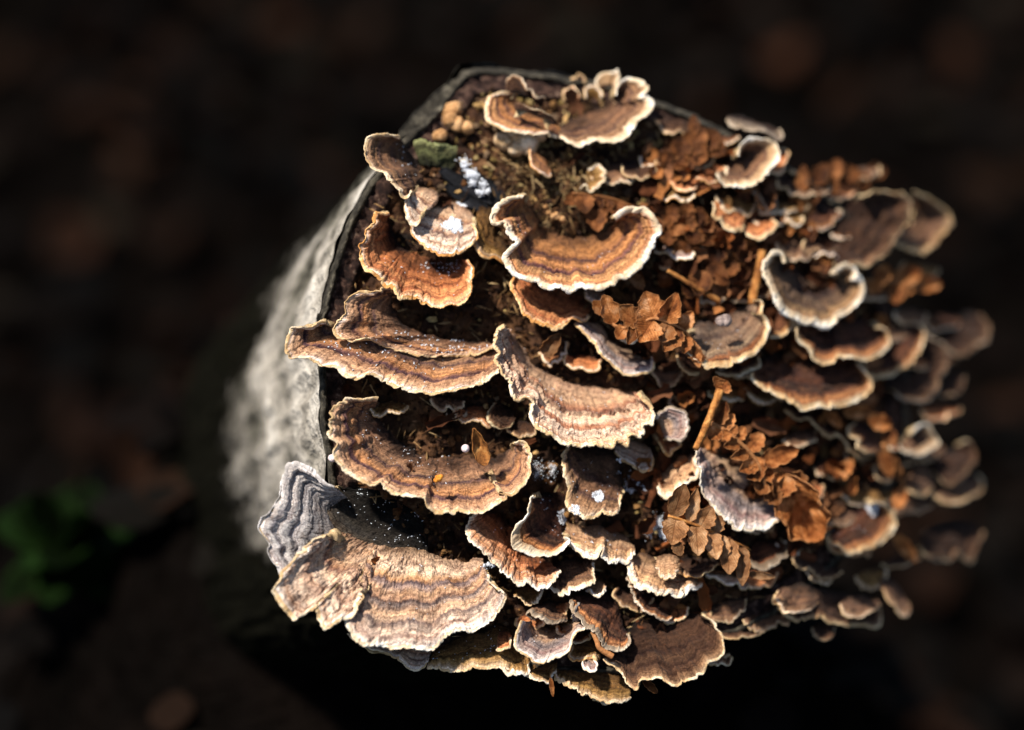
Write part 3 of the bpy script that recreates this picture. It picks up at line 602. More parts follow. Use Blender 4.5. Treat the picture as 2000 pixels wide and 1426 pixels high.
# show piece
B('F', '440,104 425,98 360,105 300,130 240,190 228,250 250,270 290,258 312,300 340,330 372,380 398,410 360,450 320,490 308,540 340,592 400,640 440,665 520,690 560,710 620,715 700,720 800,722 900,718 980,710 1060,690 1130,650 1200,610 1270,540 1320,450 1352,380 1368,300 1355,250 1325,210 1270,190 1180,190 1120,222 1085,250', '450,115 480,130 510,155 535,185 555,215 575,245 595,270 620,295 650,318 680,335 720,350 760,362 810,370 860,370 905,358 940,340 970,325 1000,310 1030,290 1060,268', 'ochre',
  'big ochre banded half moon bracket with a bright white rim, upper centre', key='main', h=140, rim='white', e=.8, vm=.945, zones=7, ridge=2.2, te=7)
B('F', '375,640 350,690 360,750 400,820 440,890 500,930 560,965 620,985 710,992 770,940 800,945 860,940 885,900', '440,640 520,660 600,680 700,710 780,740 850,780 890,830 895,870', 'orange', 'fiery orange bracket with a dark hollow right under the white rimmed half moon', h=95, rim='ochre', zones=5, ridge=2.5, rag=2.2)
B('F', '800,955 850,1040 920,1100 980,1180 1050,1240 1100,1280 1150,1320 1200,1332 1260,1300 1320,1290 1338,1230', '880,955 940,970 990,1000 1030,1070 1080,1120 1130,1140 1200,1150 1270,1155 1330,1180', 'stripe', 'narrow tan tongue slanting down right below the fiery orange bracket', h=90, rim='tan', rag=2, zones=3)
B('F', '1130,975 1108,1000 1105,1025 1120,1070 1170,1098 1230,1082 1258,1055', '1150,985 1175,1000 1200,1010 1230,1025 1245,1040', 'stripe', 'very small pinkish bracket with white rim under the curled fern tip', h=85, rim='white', vm=.7, h0=35)
B('F', '870,740 880,780 920,795 950,820 985,800 1000,770', '880,725 930,730 980,735 1010,745', 'cream', 'small cream flap peeping out below the half moon bracket', h=60, rim='cream')
# central pale bracket
B('X', '988,640 968,650 962,670 972,690 966,705 978,728 998,745 1000,765 1012,782 1025,775 1042,783 1040,800 1043,825 1060,845 1085,858 1110,868 1150,872 1195,875 1205,862 1225,870 1228,850 1255,848 1256,832 1275,828 1277,805 1262,785 1248,768', '1000,643 1008,652 1016,664 1026,680 1036,695 1048,710 1066,723 1085,732 1105,739 1125,744 1145,748 1165,751 1185,754 1205,757 1225,760 1240,764', 'pleat',
  'pale pleated cream bracket with stepped skirts, in the centre', key='pale', h=135, rim='cream', e=.8, zones=3.4, ridge=.6, rag=2.0, rib=1.2, te=6, step=8, pleat=2.2)
# long left bracket
B('I', '845,290 800,280 700,285 620,300 550,340 515,380 505,430 520,500 530,560 560,610 550,660 580,740 640,800 720,842 790,880 850,860 875,872 890,910 950,950 1040,945 1120,965 1180,970 1210,1030 1280,1072 1360,1060 1420,1040 1480,1075 1540,1070 1640,1030 1690,1010 1738,975 1727,955 1700,945 1780,950 1850,905 1900,850 1915,800 1900,720 1905,660 1880,610 1830,585 1805,602', '850,305 848,340 850,380 865,420 890,460 920,500 960,545 1000,580 1050,615 1100,645 1150,672 1200,686 1260,690 1330,690 1400,688 1470,678 1530,705 1580,712 1640,695 1700,665 1760,640 1800,620', 'tan',
  'long drab brown bracket with bands and a pointed upturned white right tip, left centre', key='lg', lump=1.5, h=135, rim='cream', e=.8, zones=6, ridge=2.4, rag=1.8)
# bottom left giant
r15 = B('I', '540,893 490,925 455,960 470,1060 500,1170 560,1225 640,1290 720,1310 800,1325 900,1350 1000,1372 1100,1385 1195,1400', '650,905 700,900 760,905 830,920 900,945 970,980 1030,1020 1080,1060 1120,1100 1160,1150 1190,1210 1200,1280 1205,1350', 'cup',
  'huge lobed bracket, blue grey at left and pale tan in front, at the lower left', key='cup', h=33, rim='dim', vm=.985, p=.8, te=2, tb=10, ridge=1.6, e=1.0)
B('I', '545,893 490,868 440,835 400,800 330,752 272,730 222,750 197,800 180,900 150,1010 80,1080 45,1112 33,1180 60,1250 82,1300 80,1335 100,1390 150,1440 182,1492 240,1480', '560,905 530,915 500,930 475,950 462,980 460,1020 470,1060 480,1100 490,1140 505,1180 520,1215 530,1250 520,1290 480,1330 440,1370 400,1400 360,1430', 'grey',
  parent=r15, key='grey', inset=26, h=92, h0=52, e=1.0, rim='cool', zones=5, ridge=4.0, vm=.96, p=1.05)
B('M', '480,158 420,200 330,270 250,340 175,420 160,470 124,530 128,600 180,670 230,708 265,757 320,722 390,680 410,655 420,690 450,760 480,810 560,770 600,745 660,730 690,660 738,590', '490,165 520,172 550,182 590,200 620,212 650,230 680,245 710,258 740,268 765,275 790,290 800,310 790,340 785,380 780,430 775,480', 'cream',
  parent=r15, key='tan', lump=1.9, inset=22, h=124, h0=58, e=.95, rim='cream', zones=4, ridge=2.6, rag=1.6, p=.8)
B('M', '735,590 715,640 690,690 618,778 650,850 740,910 800,937 880,945 980,947 1060,935 1150,950 1230,950 1290,890 1370,850 1440,820 1500,830 1600,790 1660,740 1722,640 1735,600 1700,560 1640,500 1610,440', '770,290 800,296 850,303 920,308 1000,312 1060,318 1130,330 1190,345 1250,368 1320,388 1400,398 1460,395 1520,390 1570,392 1600,405', 'front',
  parent=r15, key='front', lump=1.7, inset=20, h=118, h0=54, e=.9, rim='white', zones=6, ridge=2.8, rag=1.8, p=.8, rib=1.5)
# fringe along the bottom left
B('M', '640,845 740,925 850,960 940,980 1010,1042 1080,1090 1130,1097 1170,1075 1190,1060', '760,900 850,930 950,945 1040,935 1120,930 1180,935 1220,960', 'cream', 'cream fringe lobe showing under the huge lower left bracket', h=65, rim='cream', zones=2)
B('M', '1195,1065 1240,1082 1330,1092 1450,1102 1540,1080 1600,1090 1690,1080 1750,1100 1800,1118 1860,1095', '1230,980 1290,920 1370,880 1440,850 1510,840 1600,820 1680,780 1760,790 1840,850', 'moss', 'mossy ochre shelf with a thin pale edge below the huge lower left bracket', key='moss', h=62, rim='cream', rag=2, zones=2, ridge=3)
B('N', '80,985 100,1015 150,1040 220,1045 285,1040 300,990', '85,900 120,870 180,870 240,890 290,930', 'moss', 'ochre flap with a white toothed edge left of the flat cream two tier bracket', h=75, rim='white', rag=3)
B('N', '290,1040 300,1075 350,1095 400,1105 440,1110 450,1060 490,1010', '300,990 350,970 400,965 450,950 490,960', 'moss', 'small tan flap below the flat cream two tier bracket', h=72, rim='white', rag=2)
B('N', '75,830 78,880 100,895 140,885 170,865 178,810', '90,770 110,755 130,760 160,770', 'orange', 'tiny amber drop shaped bracket left of the flat cream two tier one', h=80, rim='cream', p=.7, rag=.6)
r17 = B('N', '275,690 230,750 208,815 228,880 290,932 345,975 405,975 500,932 570,890 590,830 605,780 640,750 700,735 745,700', '320,692 350,685 380,690 410,715 440,735 470,745 500,735 530,710 565,690 600,680 640,668 690,668 735,690', 'stripe',
  'flat creamy bracket of two tiers with smooth rim, low centre', key='flat', h=110, rim='cream', e=.8, zones=3, ridge=1.5, rag=.7)
B('N', '330,690 290,665 276,640 300,620 320,650 400,685 470,712 520,700 560,680', '330,610 360,580 400,560 450,552 500,560 540,580 560,610', 'brown', parent=r17, h=88, rim='grey', vm=.85, zones=3)
B('N', '590,640 620,600 640,560', '600,700 660,690 680,640', 'grey', 'small pale upright flap between the flat cream bracket and the dark tongue', h=95, h0=40, rim='grey')
B('N', '580,540 600,600 660,670 720,730 780,790 830,860 870,870 910,892 980,870 992,800', '640,500 690,490 740,485 800,480 850,485 890,510 920,570 940,640 960,720 975,770', 'dark', 'dark brown hanging tongue with a frayed grey tip, low centre', h=110, rim='grey', rag=3, zones=3, vm=.9)
B('N', '590,880 580,940 620,955 680,965 740,950 790,960', '600,810 650,800 700,800 750,830 790,890', 'moss', 'rusty brown flap under the dark hanging tongue', h=70, rim='ochre', rag=2)
B('N', '690,960 668,990 680,1025 705,1020 725,1042 755,1035 765,990 745,965', '700,930 710,918 725,915 740,940', 'stripe', 'tiny pale heart shaped bracket hanging below the rusty flap', h=90, h0=20, rim='white', p=.7)
B('N', '810,955 850,985 880,1005 950,1055 980,1130 1030,1175 1058,1160 1062,1110 1100,1092 1150,1105 1220,1092 1300,1142 1380,1112 1500,1062 1540,970 1620,945 1652,880 1640,780 1580,700 1500,655', '960,880 965,840 970,800 980,760 1000,720 1030,690 1080,665 1130,650 1200,640 1270,640 1340,635 1410,630 1470,640', 'dim',
  'broad shadowy brown bracket with a scalloped pale edge at the bottom right of centre', h=105, rim='cream', e=.8, res=1.4, zones=4, p=.8)
B('N', '470,1065 500,1112 580,1142 650,1180 730,1222 800,1232 900,1246 1000,1222', '490,1015 560,1005 640,1005 760,1025 900,1040 990,1060', 'moss', 'bottom most cream edged bracket strewn with brown crumbs', key='low', h=70, rim='cream', rag=3, res=1.2)
B('N', '985,380 1005,470 1040,560 1120,632 1240,692 1295,660', '1040,390 1060,450 1090,500 1140,540 1200,575 1270,610', 'dark', 'thin curved dark bracket with a frayed grey rim under the ragged white fringe', h=75, rim='grey', rag=2.5)
# middle bottom
B('N', '-100,-55 -141,50 -125,100 -96,150 -16,200 60,280 130,370 180,400 240,428 290,402 350,452 400,440 440,430 480,380 510,335', '-40,-60 20,-70 80,-60 130,-20 170,30 200,90 230,150 260,200 310,225 350,235 400,255 440,280', 'fan',
  'rusty fan shaped bracket with radial streaks and frayed edge, left of the white rimmed cup', key='fan', h=110, rim='white', e=.75, rag=3.2, rib=2, pleat=2.5, zones=3, vm=.965)
B('J', '700,962 660,968 640,985 650,1040 612,1120 552,1190 533,1240 558,1300 620,1352 700,1372 800,1377 880,1340 932,1272 905,1262', '712,955 750,940 800,930 850,930 890,945 915,980 920,1030 915,1090 908,1150 903,1200 900,1250', 'dark',
  'dark cup shaped bracket with a smooth white rim, below the long drab bracket tip', key='cupw', h=120, rim='white', vm=.86, e=.95, rag=.8, p=1.2)
B('J', '925,615 892,690 888,790 922,900 912,1000 950,1060 1000,1090 1030,1122 1090,1112 1150,1082 1200,1102 1262,1092 1275,1040 1290,950', '945,605 990,605 1040,608 1090,612 1140,618 1190,622 1230,635 1270,660 1290,700 1300,760 1300,820 1300,880', 'brown',
  'wrinkled brown drooping bracket below the pale pleated one', key='col', h=85, h0=10, rim='cream', rag=2.4, zones=4, e=.8, vm=.96)
B('J', '1255,640 1300,690 1380,740 1450,790 1500,760 1520,690', '1250,590 1300,570 1360,570 1430,590 1490,620', 'cream', 'smooth yellowish curved flap in the shade right of the wrinkled drooping bracket', h=55, rim='tan', res=1.3)
B('N', '540,110 575,150 620,190 660,212 700,240 765,240 800,190 822,200 815,262 880,290 925,262 980,262 1035,205', '560,10 640,0 720,10 800,30 870,60 930,85 980,110 1020,160', 'ragged', 'crumpled tan shelf with bright torn edges right of the white rimmed cup', key='rag1', h=90, rim='white', rag=4, rib=2)
B('N', '985,300 1010,380 1060,442 1110,462 1180,492 1280,482 1370,482 1440,460 1500,440', '1020,230 1060,215 1110,220 1190,250 1270,290 1350,330 1420,360 1490,400', 'ragged', 'ragged pale fringe bracket with coarse teeth, low centre right', key='rag2', h=92, rim='white', rag=4.5, rib=2, zones=4, ridge=4)
B('N', '1185,320 1220,382 1300,385 1345,300', '1180,240 1240,228 1300,232 1345,258', 'ragged', 'small ochre tier sitting on the ragged pale fringe bracket', h=105, h0=55, rim='cream', rag=3)
B('N', '1345,320 1400,372 1480,382 1560,350 1612,290', '1350,255 1430,240 1510,245 1600,255', 'dim', 'dusky brown shelf below the fern frond, beside the ragged pale fringe', h=75, rim='ochre', rag=2.5, res=1.3)
B('N', '425,450 520,502 610,482 650,482 700,440 748,390 742,280', '440,330 480,290 540,262 600,255 660,250 720,255', 'brown', 'small banded bracket with a snow white torn right edge under the crumpled tan shelf', h=85, rim='white', rag=4, vm=.9)
B('N', '690,470 740,500 785,502 825,440', '690,425 740,410 800,405', 'ragged', 'little white toothed flap right below the snow white torn edge', h=68, rim='white', rag=4.5)
B('N', '190,530 280,557 350,547 392,470', '210,455 270,440 330,445 380,455', 'moss', 'small mossy flap with a pale frill under the rusty fan', h=62, rim='cream', rag=3)
# right half
B('G', '350,690 327,760 350,822 420,882 480,915 560,907 650,890 720,870 780,832 850,760 892,670 886,610 850,560 842,510 828,468 800,468', '365,655 375,630 392,605 415,590 445,580 480,573 520,563 560,552 600,535 640,515 680,500 720,490 760,478', 'shell',
  'grey brown shell shaped bracket with an orange band, beside the curled fern', key='shell', h=135, rim='cream', vm=.9, e=.9, p=.75, zones=5)
B('G', '1000,165 980,130 948,125 900,150 875,230 890,310 930,390 960,470 1010,530 1070,570 1140,597 1220,602 1260,617 1340,602 1430,540 1500,480 1550,410 1560,360 1530,312 1490,305 1512,270 1490,235 1430,230 1380,255 1340,280', '1005,185 1030,190 1060,205 1090,230 1115,255 1145,280 1175,305 1205,322 1235,335 1265,335 1295,322 1320,305 1338,290', 'crescent',
  'dark brown crescent bracket with a thick white rim and knobbed right end', h=120, rim='white', vm=.89, e=.9, zones=5, rag=.8, te=7)
B('G', '890,690 920,715 980,716 1030,682 1066,622 1060,570 1030,520 1000,490 960,470', '895,655 905,610 915,570 925,535 940,505 950,490', 'dark', 'small round dark cup with cream rim left under the crescent', h=75, rim='cream', vm=.75, e=.85, res=1.2)
B('G', '1085,590 1095,700 1130,760 1180,802 1220,860 1290,887 1400,862 1500,852 1550,867 1640,850 1700,800 1737,750 1720,680 1690,645 1640,650', '1120,610 1180,600 1240,595 1300,590 1370,580 1440,570 1500,575 1560,590 1600,620', 'dark', 'dark bracket with an amber band and cream rim directly under the crescent', h=115, rim='cream', vm=.91, e=.8, res=1.2)
B('G', '775,965 790,1010 860,1060 940,1110 1000,1132 1060,1170 1120,1217 1160,1222 1240,1202 1330,1207 1420,1190 1500,1160 1560,1120 1602,1070 1607,1010 1560,950 1500,885', '800,930 850,850 930,830 1000,830 1100,840 1200,850 1300,862 1400,870 1480,880', 'dark', 'wide dark bracket with rust patches and a bright cream rim, right of centre', h=120, rim='cream', vm=.91, e=.8, res=1.2)
B('G', '255,820 268,890 310,942 370,962 415,945', '285,780 330,800 370,840 410,890', 'dark', 'small dark cup with pink rim under the left of the shell bracket', h=80, rim='tan', vm=.8)
B('G', '532,945 560,972 640,960 700,972 770,950 828,910 822,870 800,840', '540,920 600,900 660,885 720,865 780,840', 'dark', 'thin dark bracket peeping out right below the shell bracket', h=70, rim='cream', vm=.75, res=1.2)
B('H', '678,385 690,440 740,482 800,487 900,452 970,412 1030,330 1072,240 1090,160 1062,128', '715,380 770,350 830,310 870,250 910,190 960,150 1030,130', 'dark', 'black hearted bracket with tan rim right of the amber banded one', h=80, rim='cream', vm=.9, res=1.6)
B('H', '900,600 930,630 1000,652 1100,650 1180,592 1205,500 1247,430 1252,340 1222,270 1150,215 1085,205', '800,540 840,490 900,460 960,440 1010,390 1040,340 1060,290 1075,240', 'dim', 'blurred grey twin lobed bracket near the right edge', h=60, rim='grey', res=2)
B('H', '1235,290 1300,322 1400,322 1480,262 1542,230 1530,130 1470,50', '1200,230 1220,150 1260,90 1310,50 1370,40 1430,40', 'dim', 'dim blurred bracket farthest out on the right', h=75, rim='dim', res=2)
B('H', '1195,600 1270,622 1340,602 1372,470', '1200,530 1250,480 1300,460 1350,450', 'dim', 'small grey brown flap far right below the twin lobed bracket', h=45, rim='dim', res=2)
B('H', '110,715 200,780 280,792 330,832 420,902 480,892 540,952 560,1002 620,1042 680,1052 725,1030', '160,690 230,715 300,740 350,785 400,825 460,850 520,865 560,885 600,905 650,935 700,965', 'dark', 'thin wavy rimmed shelf running down right below the wide dark bracket', h=70, rim='tan', vm=.8, res=1.3)
B('H', '600,800 560,840 568,880 620,912 642,932 630,972 670,1012 740,1014 800,990', '640,805 670,815 700,830 730,850 755,880 780,910 810,950', 'dark', 'small black capped double lobe with white outline beside the pink fern leaf', h=95, h0=20, rim='cream', vm=.8, res=1.3)
B('H', '915,965 940,1012 1000,1032 1070,1037 1120,1000 1178,940 1160,890 1150,840 1090,818 1040,840 995,885', '920,945 905,920 900,905 915,890 935,885 960,890 980,895', 'brown', 'small round white rimmed bracket standing alone at the right', h=85, rim='white', vm=.72, e=.95, res=1.3)
B('H', '835,935 850,972 890,988 920,972', '850,930 880,930 905,945', 'orange', 'tiny amber cup left of the lone round white rimmed bracket', h=70, rim='cream', res=1.4)
B('H', '960,1255 1000,1292 1080,1312 1140,1272 1152,1240', '975,1190 985,1130 1000,1080 1040,1060 1090,1080 1130,1150', 'brown', 'domed brown bracket with a frilled cream edge, lower right', h=75, rim='cream', vm=.85, p=.6, res=1.5)
B('H', '1142,1290 1180,1322 1250,1362 1340,1367 1430,1330 1495,1282 1490,1220 1462,1175', '1180,1260 1215,1225 1250,1200 1300,1180 1350,1165 1400,1160 1440,1160', 'brown', 'brown bracket with a crisp cream edge under the blurred knobbly one at the right', h=78, rim='cream', vm=.82, res=1.5)
B('H', '1180,1170 1240,1232 1300,1242 1380,1182 1402,1130 1442,1080 1432,980 1380,930 1330,955', '1150,1100 1150,1050 1175,1020 1205,1000 1240,995 1280,995 1310,980', 'dim', 'blurred knobbly grey brown bracket low on the right edge', h=85, rim='dim', p=.6, res=2)
B('H', '760,1100 752,1150 780,1202 830,1217 862,1200', '785,1110 800,1130 825,1145 850,1160', 'dark', 'tiny white rimmed crescent below the curled pink fern leaf', h=70, rim='cream', vm=.7, res=1.4)
B('L', '415,545 440,582 510,612 560,652 620,657 680,627 760,602 820,550 872,470 880,410 850,350 800,310 740,292 700,300', '425,525 415,480 430,420 460,360 500,310 540,280 590,270 640,278 680,288', 'dark', 'black hollow bracket holding a frost patch, with tan rim, right of the rolled leaf', key='blk', h=95, rim='cream', vm=.86, e=.85, res=1.3)
B('L', '1055,615 1090,662 1150,692 1230,704 1290,682 1330,640 1380,690 1422,712 1460,610 1502,520 1482,470', '1050,560 1080,500 1130,460 1200,435 1270,420 1340,420 1420,430', 'dim', 'out of focus dark bracket with a grey scalloped rim at the lower right edge', h=60, rim='dim', res=2)
r49 = B('L', '55,930 58,990 110,1042 180,1082 240,1112 320,1092 450,1122 560,1142 680,1132 720,1150 785,1140 780,1040 762,985', '120,900 190,890 260,890 330,880 400,890 470,910 540,930 620,940 690,960', 'dim', 'out of focus cluster of layered tan lobes at the bottom right', h=70, rim='tan', res=2)
B('L', '60,905 60,970 110,1040 200,1060 290,1050 345,1000', '120,870 180,860 250,860 310,870 350,890', 'brown', parent=r49, h=95, rim='tan', p=.6, res=2)
B('L', '490,1010 530,1060 600,1092 680,1085 740,1050 785,1000', '530,950 580,940 640,940 700,950 750,960', 'brown', parent=r49, h=95, rim='tan', p=.6, res=2)
B('L', '310,1170 330,1225 390,1252 450,1225 460,1160', '330,1120 370,1100 420,1100 450,1130', 'dim', 'dark round knob hanging lowest below the blurred tan cluster', h=40, rim='dim', p=.6, res=2)
B('L', '800,900 840,960 890,1010 920,1060 960,1082 992,1040 970,980', '760,810 800,800 850,820 900,880 940,930', 'brown', 'blurred tan finger shaped bracket right of the layered lobes at bottom right', h=70, rim='tan', p=.7, res=2)
B('C', '520,565 560,620 620,640 700,662 780,650 860,590 920,520 967,470 967,400 930,350 850,335 770,340 705,380 685,450', '590,545 600,520 615,495 635,470 655,455 670,450 680,460', 'brown', 'rounded bracket with a wide fluffy white rim in the upper right', h=95, rim='white', vm=.74, e=.95, res=1.6, p=1.1)
r52 = B('C', '515,760 525,800 510,850 560,890 590,940 650,972 705,950 725,900', '555,745 600,738 650,738 690,760 715,800', 'orange', 'pair of amber lobes with white edges in the upper right', h=75, rim='cream', vm=.9, res=1.6)
B('C', '720,945 760,990 830,1017 880,1002 930,970 962,930 930,885', '755,890 800,870 850,860 890,865 915,880', 'orange', parent=r52, h=75, rim='cream', vm=.9, res=1.6)
B('C', '200,620 240,660 310,690 380,670 402,620', '215,590 260,560 310,550 360,575', 'orange', 'amber scale like bracket left of the rounded white rimmed one', h=55, rim='ochre', res=2)
B('C', '135,735 180,755 250,735 310,742 365,720 370,680', '160,690 220,680 290,680 350,665', 'moss', 'buff flap below the amber scale like bracket', h=48, rim='ochre', res=2)
B('C', '400,600 440,630 500,640 545,610', '410,575 450,555 500,550 535,570', 'orange', 'flat amber scrap touching the left of the rounded white rimmed bracket', h=52, rim='ochre', res=2)
B('C', '780,680 830,740 870,800 910,825 945,780 930,720', '800,660 850,655 900,670 930,690', 'dim', 'small greyish finger below the rounded white rimmed bracket', h=50, rim='grey', res=2)
B('C', '1010,870 1040,910 1080,935 1125,910 1125,870', '1030,840 1060,830 1100,840', 'moss', 'round buff spot like bracket right of the amber pair', h=42, rim='tan', res=2)
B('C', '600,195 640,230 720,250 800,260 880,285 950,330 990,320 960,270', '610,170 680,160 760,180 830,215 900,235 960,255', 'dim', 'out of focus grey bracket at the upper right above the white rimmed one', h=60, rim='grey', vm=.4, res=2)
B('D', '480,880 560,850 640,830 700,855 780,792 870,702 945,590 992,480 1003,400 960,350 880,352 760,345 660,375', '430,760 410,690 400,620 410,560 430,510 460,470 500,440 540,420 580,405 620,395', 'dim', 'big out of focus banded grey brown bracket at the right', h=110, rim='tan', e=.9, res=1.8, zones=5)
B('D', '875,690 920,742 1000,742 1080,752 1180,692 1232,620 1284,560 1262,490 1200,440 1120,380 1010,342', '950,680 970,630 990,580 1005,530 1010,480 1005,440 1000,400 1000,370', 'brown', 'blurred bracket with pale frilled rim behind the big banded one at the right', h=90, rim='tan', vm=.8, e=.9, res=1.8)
B('D', '330,775 420,765 480,795 520,860 535,865', '340,760 420,750 490,770 530,830', 'stripe', 'thin pale curved rim above the crescent', h=60, rim='tan', res=1.6)
# centre right, low
B('K', '558,410 565,470 575,530 595,600 612,690 650,770 700,832 780,902 850,952 950,982 1050,962 1120,922 1192,885 1150,820', '640,420 700,440 760,465 810,495 860,535 910,580 955,625 995,670 1030,715 1060,760 1085,790', 'stripe',
  'striped cream and grey bracket with a white frayed left edge, between the two fern fronds', key='str', h=100, rim='white', e=.85, rag=2.2, zones=6)
B('K', '942,1195 980,1242 1060,1257 1130,1222 1192,1150 1212,1080 1172,1058', '945,1100 970,1065 1010,1050 1060,1048 1110,1050', 'dark', 'dim grey hoof shaped bracket below the striped cream and grey one', h=65, rim='grey', vm=.75, res=1.3)
B('K', '350,335 440,352 490,322 512,240 482,170 400,130 320,150 288,205', '320,330 310,300 305,270 305,245 305,225 300,215', 'stripe', 'small round greyish shell on an amber foot right of the pale pleated bracket', h=80, h0=40, rim='grey', e=.95, res=1.2, p=.7)
B('K', '300,340 340,420 380,460 410,420 450,400 440,360', '210,220 260,250 310,290 360,330 410,345', 'orange', 'amber tapering foot under the small round greyish shell', h=55, rim='ochre', res=1.2)
B('K', '310,690 330,735 420,742 445,690 520,640 570,592 562,480', '300,620 330,580 370,540 410,505 450,480 500,465 540,455', 'ragged', 'frilly pinkish flap with white torn edge left of the striped cream and grey bracket', h=75, rim='white', rag=3.5)
B('K', '640,1285 690,1302 790,1362 830,1372 862,1352 890,1397 942,1370', '670,1265 740,1270 800,1290 860,1315 930,1345', 'cream', 'slim pale shelf edge under the hanging fern frond tips', h=55, rim='cream', res=1.3)
B('J', '440,310 382,350 363,410 390,470 450,497 510,490 548,450', '475,315 505,330 535,350 550,380 560,410', 'dim', 'round brown disc in the hollow under the pale pleated bracket', h=48, rim='dim', rag=.6)
B('I', '1330,360 1345,410 1400,420 1450,400 1470,360', '1340,330 1380,310 1430,310 1460,330', 'dim', 'small round olive disc in the dark above the long drab bracket', h=36, rim='dim', rag=.6)
B('B', '470,690 490,760 530,820 580,850 615,870 628,840', '490,670 530,690 560,720 590,770 620,810', 'ochre', 'ochre drip shaped bracket hanging under the topmost one', h=70, h0=15, rim='ochre', res=1.4)
B('B', '845,960 870,930 900,970 950,935 995,890 998,830 960,790 920,820 880,840', '830,970 840,950 850,925 860,900 870,880', 'moss', 'greenish grey crumpled flap in the shade below the notched top bracket', h=55, rim='dim', res=1.6)
B('C', '195,1120 240,1165 300,1175 360,1165 382,1130 360,1100', '130,1020 170,1040 220,1070 280,1090 330,1100', 'stripe', 'small greyish finger bracket right of the big half moon', h=65, rim='tan', res=1.3)
B('C', '140,1190 150,1225 190,1232 218,1200', '150,1170 180,1165 205,1175', 'orange', 'tiny buff bead bracket under the greyish finger, right of the half moon', h=55, rim='tan', res=1.3)

# the small fry filling the gaps, mostly in shade
rf = random.Random(77)
SPOTS = '1300,300 1380,330 1560,360 1600,420 1640,360 1690,330 1560,470 1640,520 1720,560 1780,610 1820,700 1560,560 1480,560 1500,760 1560,850 1620,900 1700,960 1720,880 1780,980 1660,1060 1600,1100 1540,1060 1480,1120 1560,1160 1640,1180 1700,1120 1760,1090 1420,1180 1360,1200 1450,1230 1400,1280 1310,1190 1160,1190 1120,1230 1060,1190 1240,1160 1480,1010 1560,960 1640,990 1340,780 1420,760 1450,720 1080,680 1140,700 1300,720 1390,560 1330,480 1420,470 1500,420 1440,390 1250,320 1200,330 1840,800 1800,880 1840,620 1800,520 1740,450 870,780 930,800 1020,830 1080,800 760,790 1330,235 1400,262 1500,310 1580,365 1655,440 1715,540 1750,640 1180,1345 1380,1270 1500,1200 1600,1120 1690,1010 1365,300 1455,330 1530,400 1610,470'
LM = [(1130, 490, 'white rimmed half moon bracket'), (1420, 655, 'shell bracket'), (1590, 570, 'crescent bracket'), (1650, 680, 'amber banded dark bracket'), (1590, 760, 'wide dark bracket'),
      (1290, 625, 'curled fern tip'), (1680, 1030, 'black hollow bracket'), (1440, 960, 'striped bracket'), (1150, 790, 'pale pleated bracket'), (840, 880, 'long drab bracket'), (1060, 1040, 'dark white rimmed cup'),
      (1300, 1290, 'broad shadowy bracket'), (1280, 1120, 'ragged pale fringe'), (1620, 1180, 'layered tan lobes'), (1080, 1230, 'flat two tier bracket'), (1480, 310, 'rounded white rimmed bracket'), (1700, 450, 'big blurred banded bracket'),
      (1170, 230, 'notched top bracket'), (1460, 430, 'pair of amber lobes'), (1800, 860, 'lone round white rimmed bracket'), (1850, 960, 'blurred knobbly bracket'), (1830, 690, 'grey twin lobed bracket'), (1190, 920, 'wrinkled drooping bracket'),
      (1540, 930, 'rusty frond'), (1400, 1050, 'tan frond'), (1050, 590, 'fiery orange bracket'), (1850, 1070, 'dark scalloped bracket'), (1120, 1190, 'dark hanging tongue'), (1385, 800, 'snapped tan stalk')]
USED = set()
def near(kind, x, y):
    for L in sorted(LM, key=lambda q: math.hypot(q[0] - x, q[1] - y)):
        dx, dy = x - L[0], y - L[1]; v = 'above' if dy < -18 else 'below' if dy > 18 else ''; s_ = 'left' if dx < -22 else 'right' if dx > 22 else ''
        t = (v + ' and ' + s_ + ' of') if v and s_ else (v or (s_ + ' of' if s_ else 'against'))
        lab = ['small dark brown shelf', 'little rusty shelf', 'small drab shelf'][kind] + ' fungus ' + t + ' the ' + L[2]
        if lab not in USED: USED.add(lab); return lab
for i, w in enumerate(SPOTS.split()):
    cx, cy = [float(q) for q in w.split(',')]; wd = rf.uniform(26, 52); ht = rf.uniform(16, 34); tl = rf.uniform(-.35, .35); n = 9
    o_, i_ = [], []
    for k in range(n):
        t = k / (n - 1); a = math.pi * t; jx, jy = rf.uniform(-5, 5), rf.uniform(-5, 5)
        x = -wd * math.cos(a); y = ht * math.sin(a) ** .7
        o_.append('%.1f,%.1f' % (cx + x - y * tl + jx, cy + y + x * tl + jy)); i_.append('%.1f,%.1f' % (cx + x * .82, cy - ht * .35 * math.sin(a) + x * tl * .8))
    kind = i % 3
    B('X', ' '.join(o_), ' '.join(i_), [['dark', 'brown'], ['orange', 'moss'], ['dim', 'brown']][kind][rf.random() < .5], near(kind, cx, cy), h=rf.uniform(26, 48), rim=['cream', 'tan', 'tan'][kind], res=2.0, rag=1.6, zones=3,
      grp=['small brown shelf fungi in the gaps', 'small rusty shelf fungi in the gaps', 'small drab shelf fungi in the gaps'][kind])

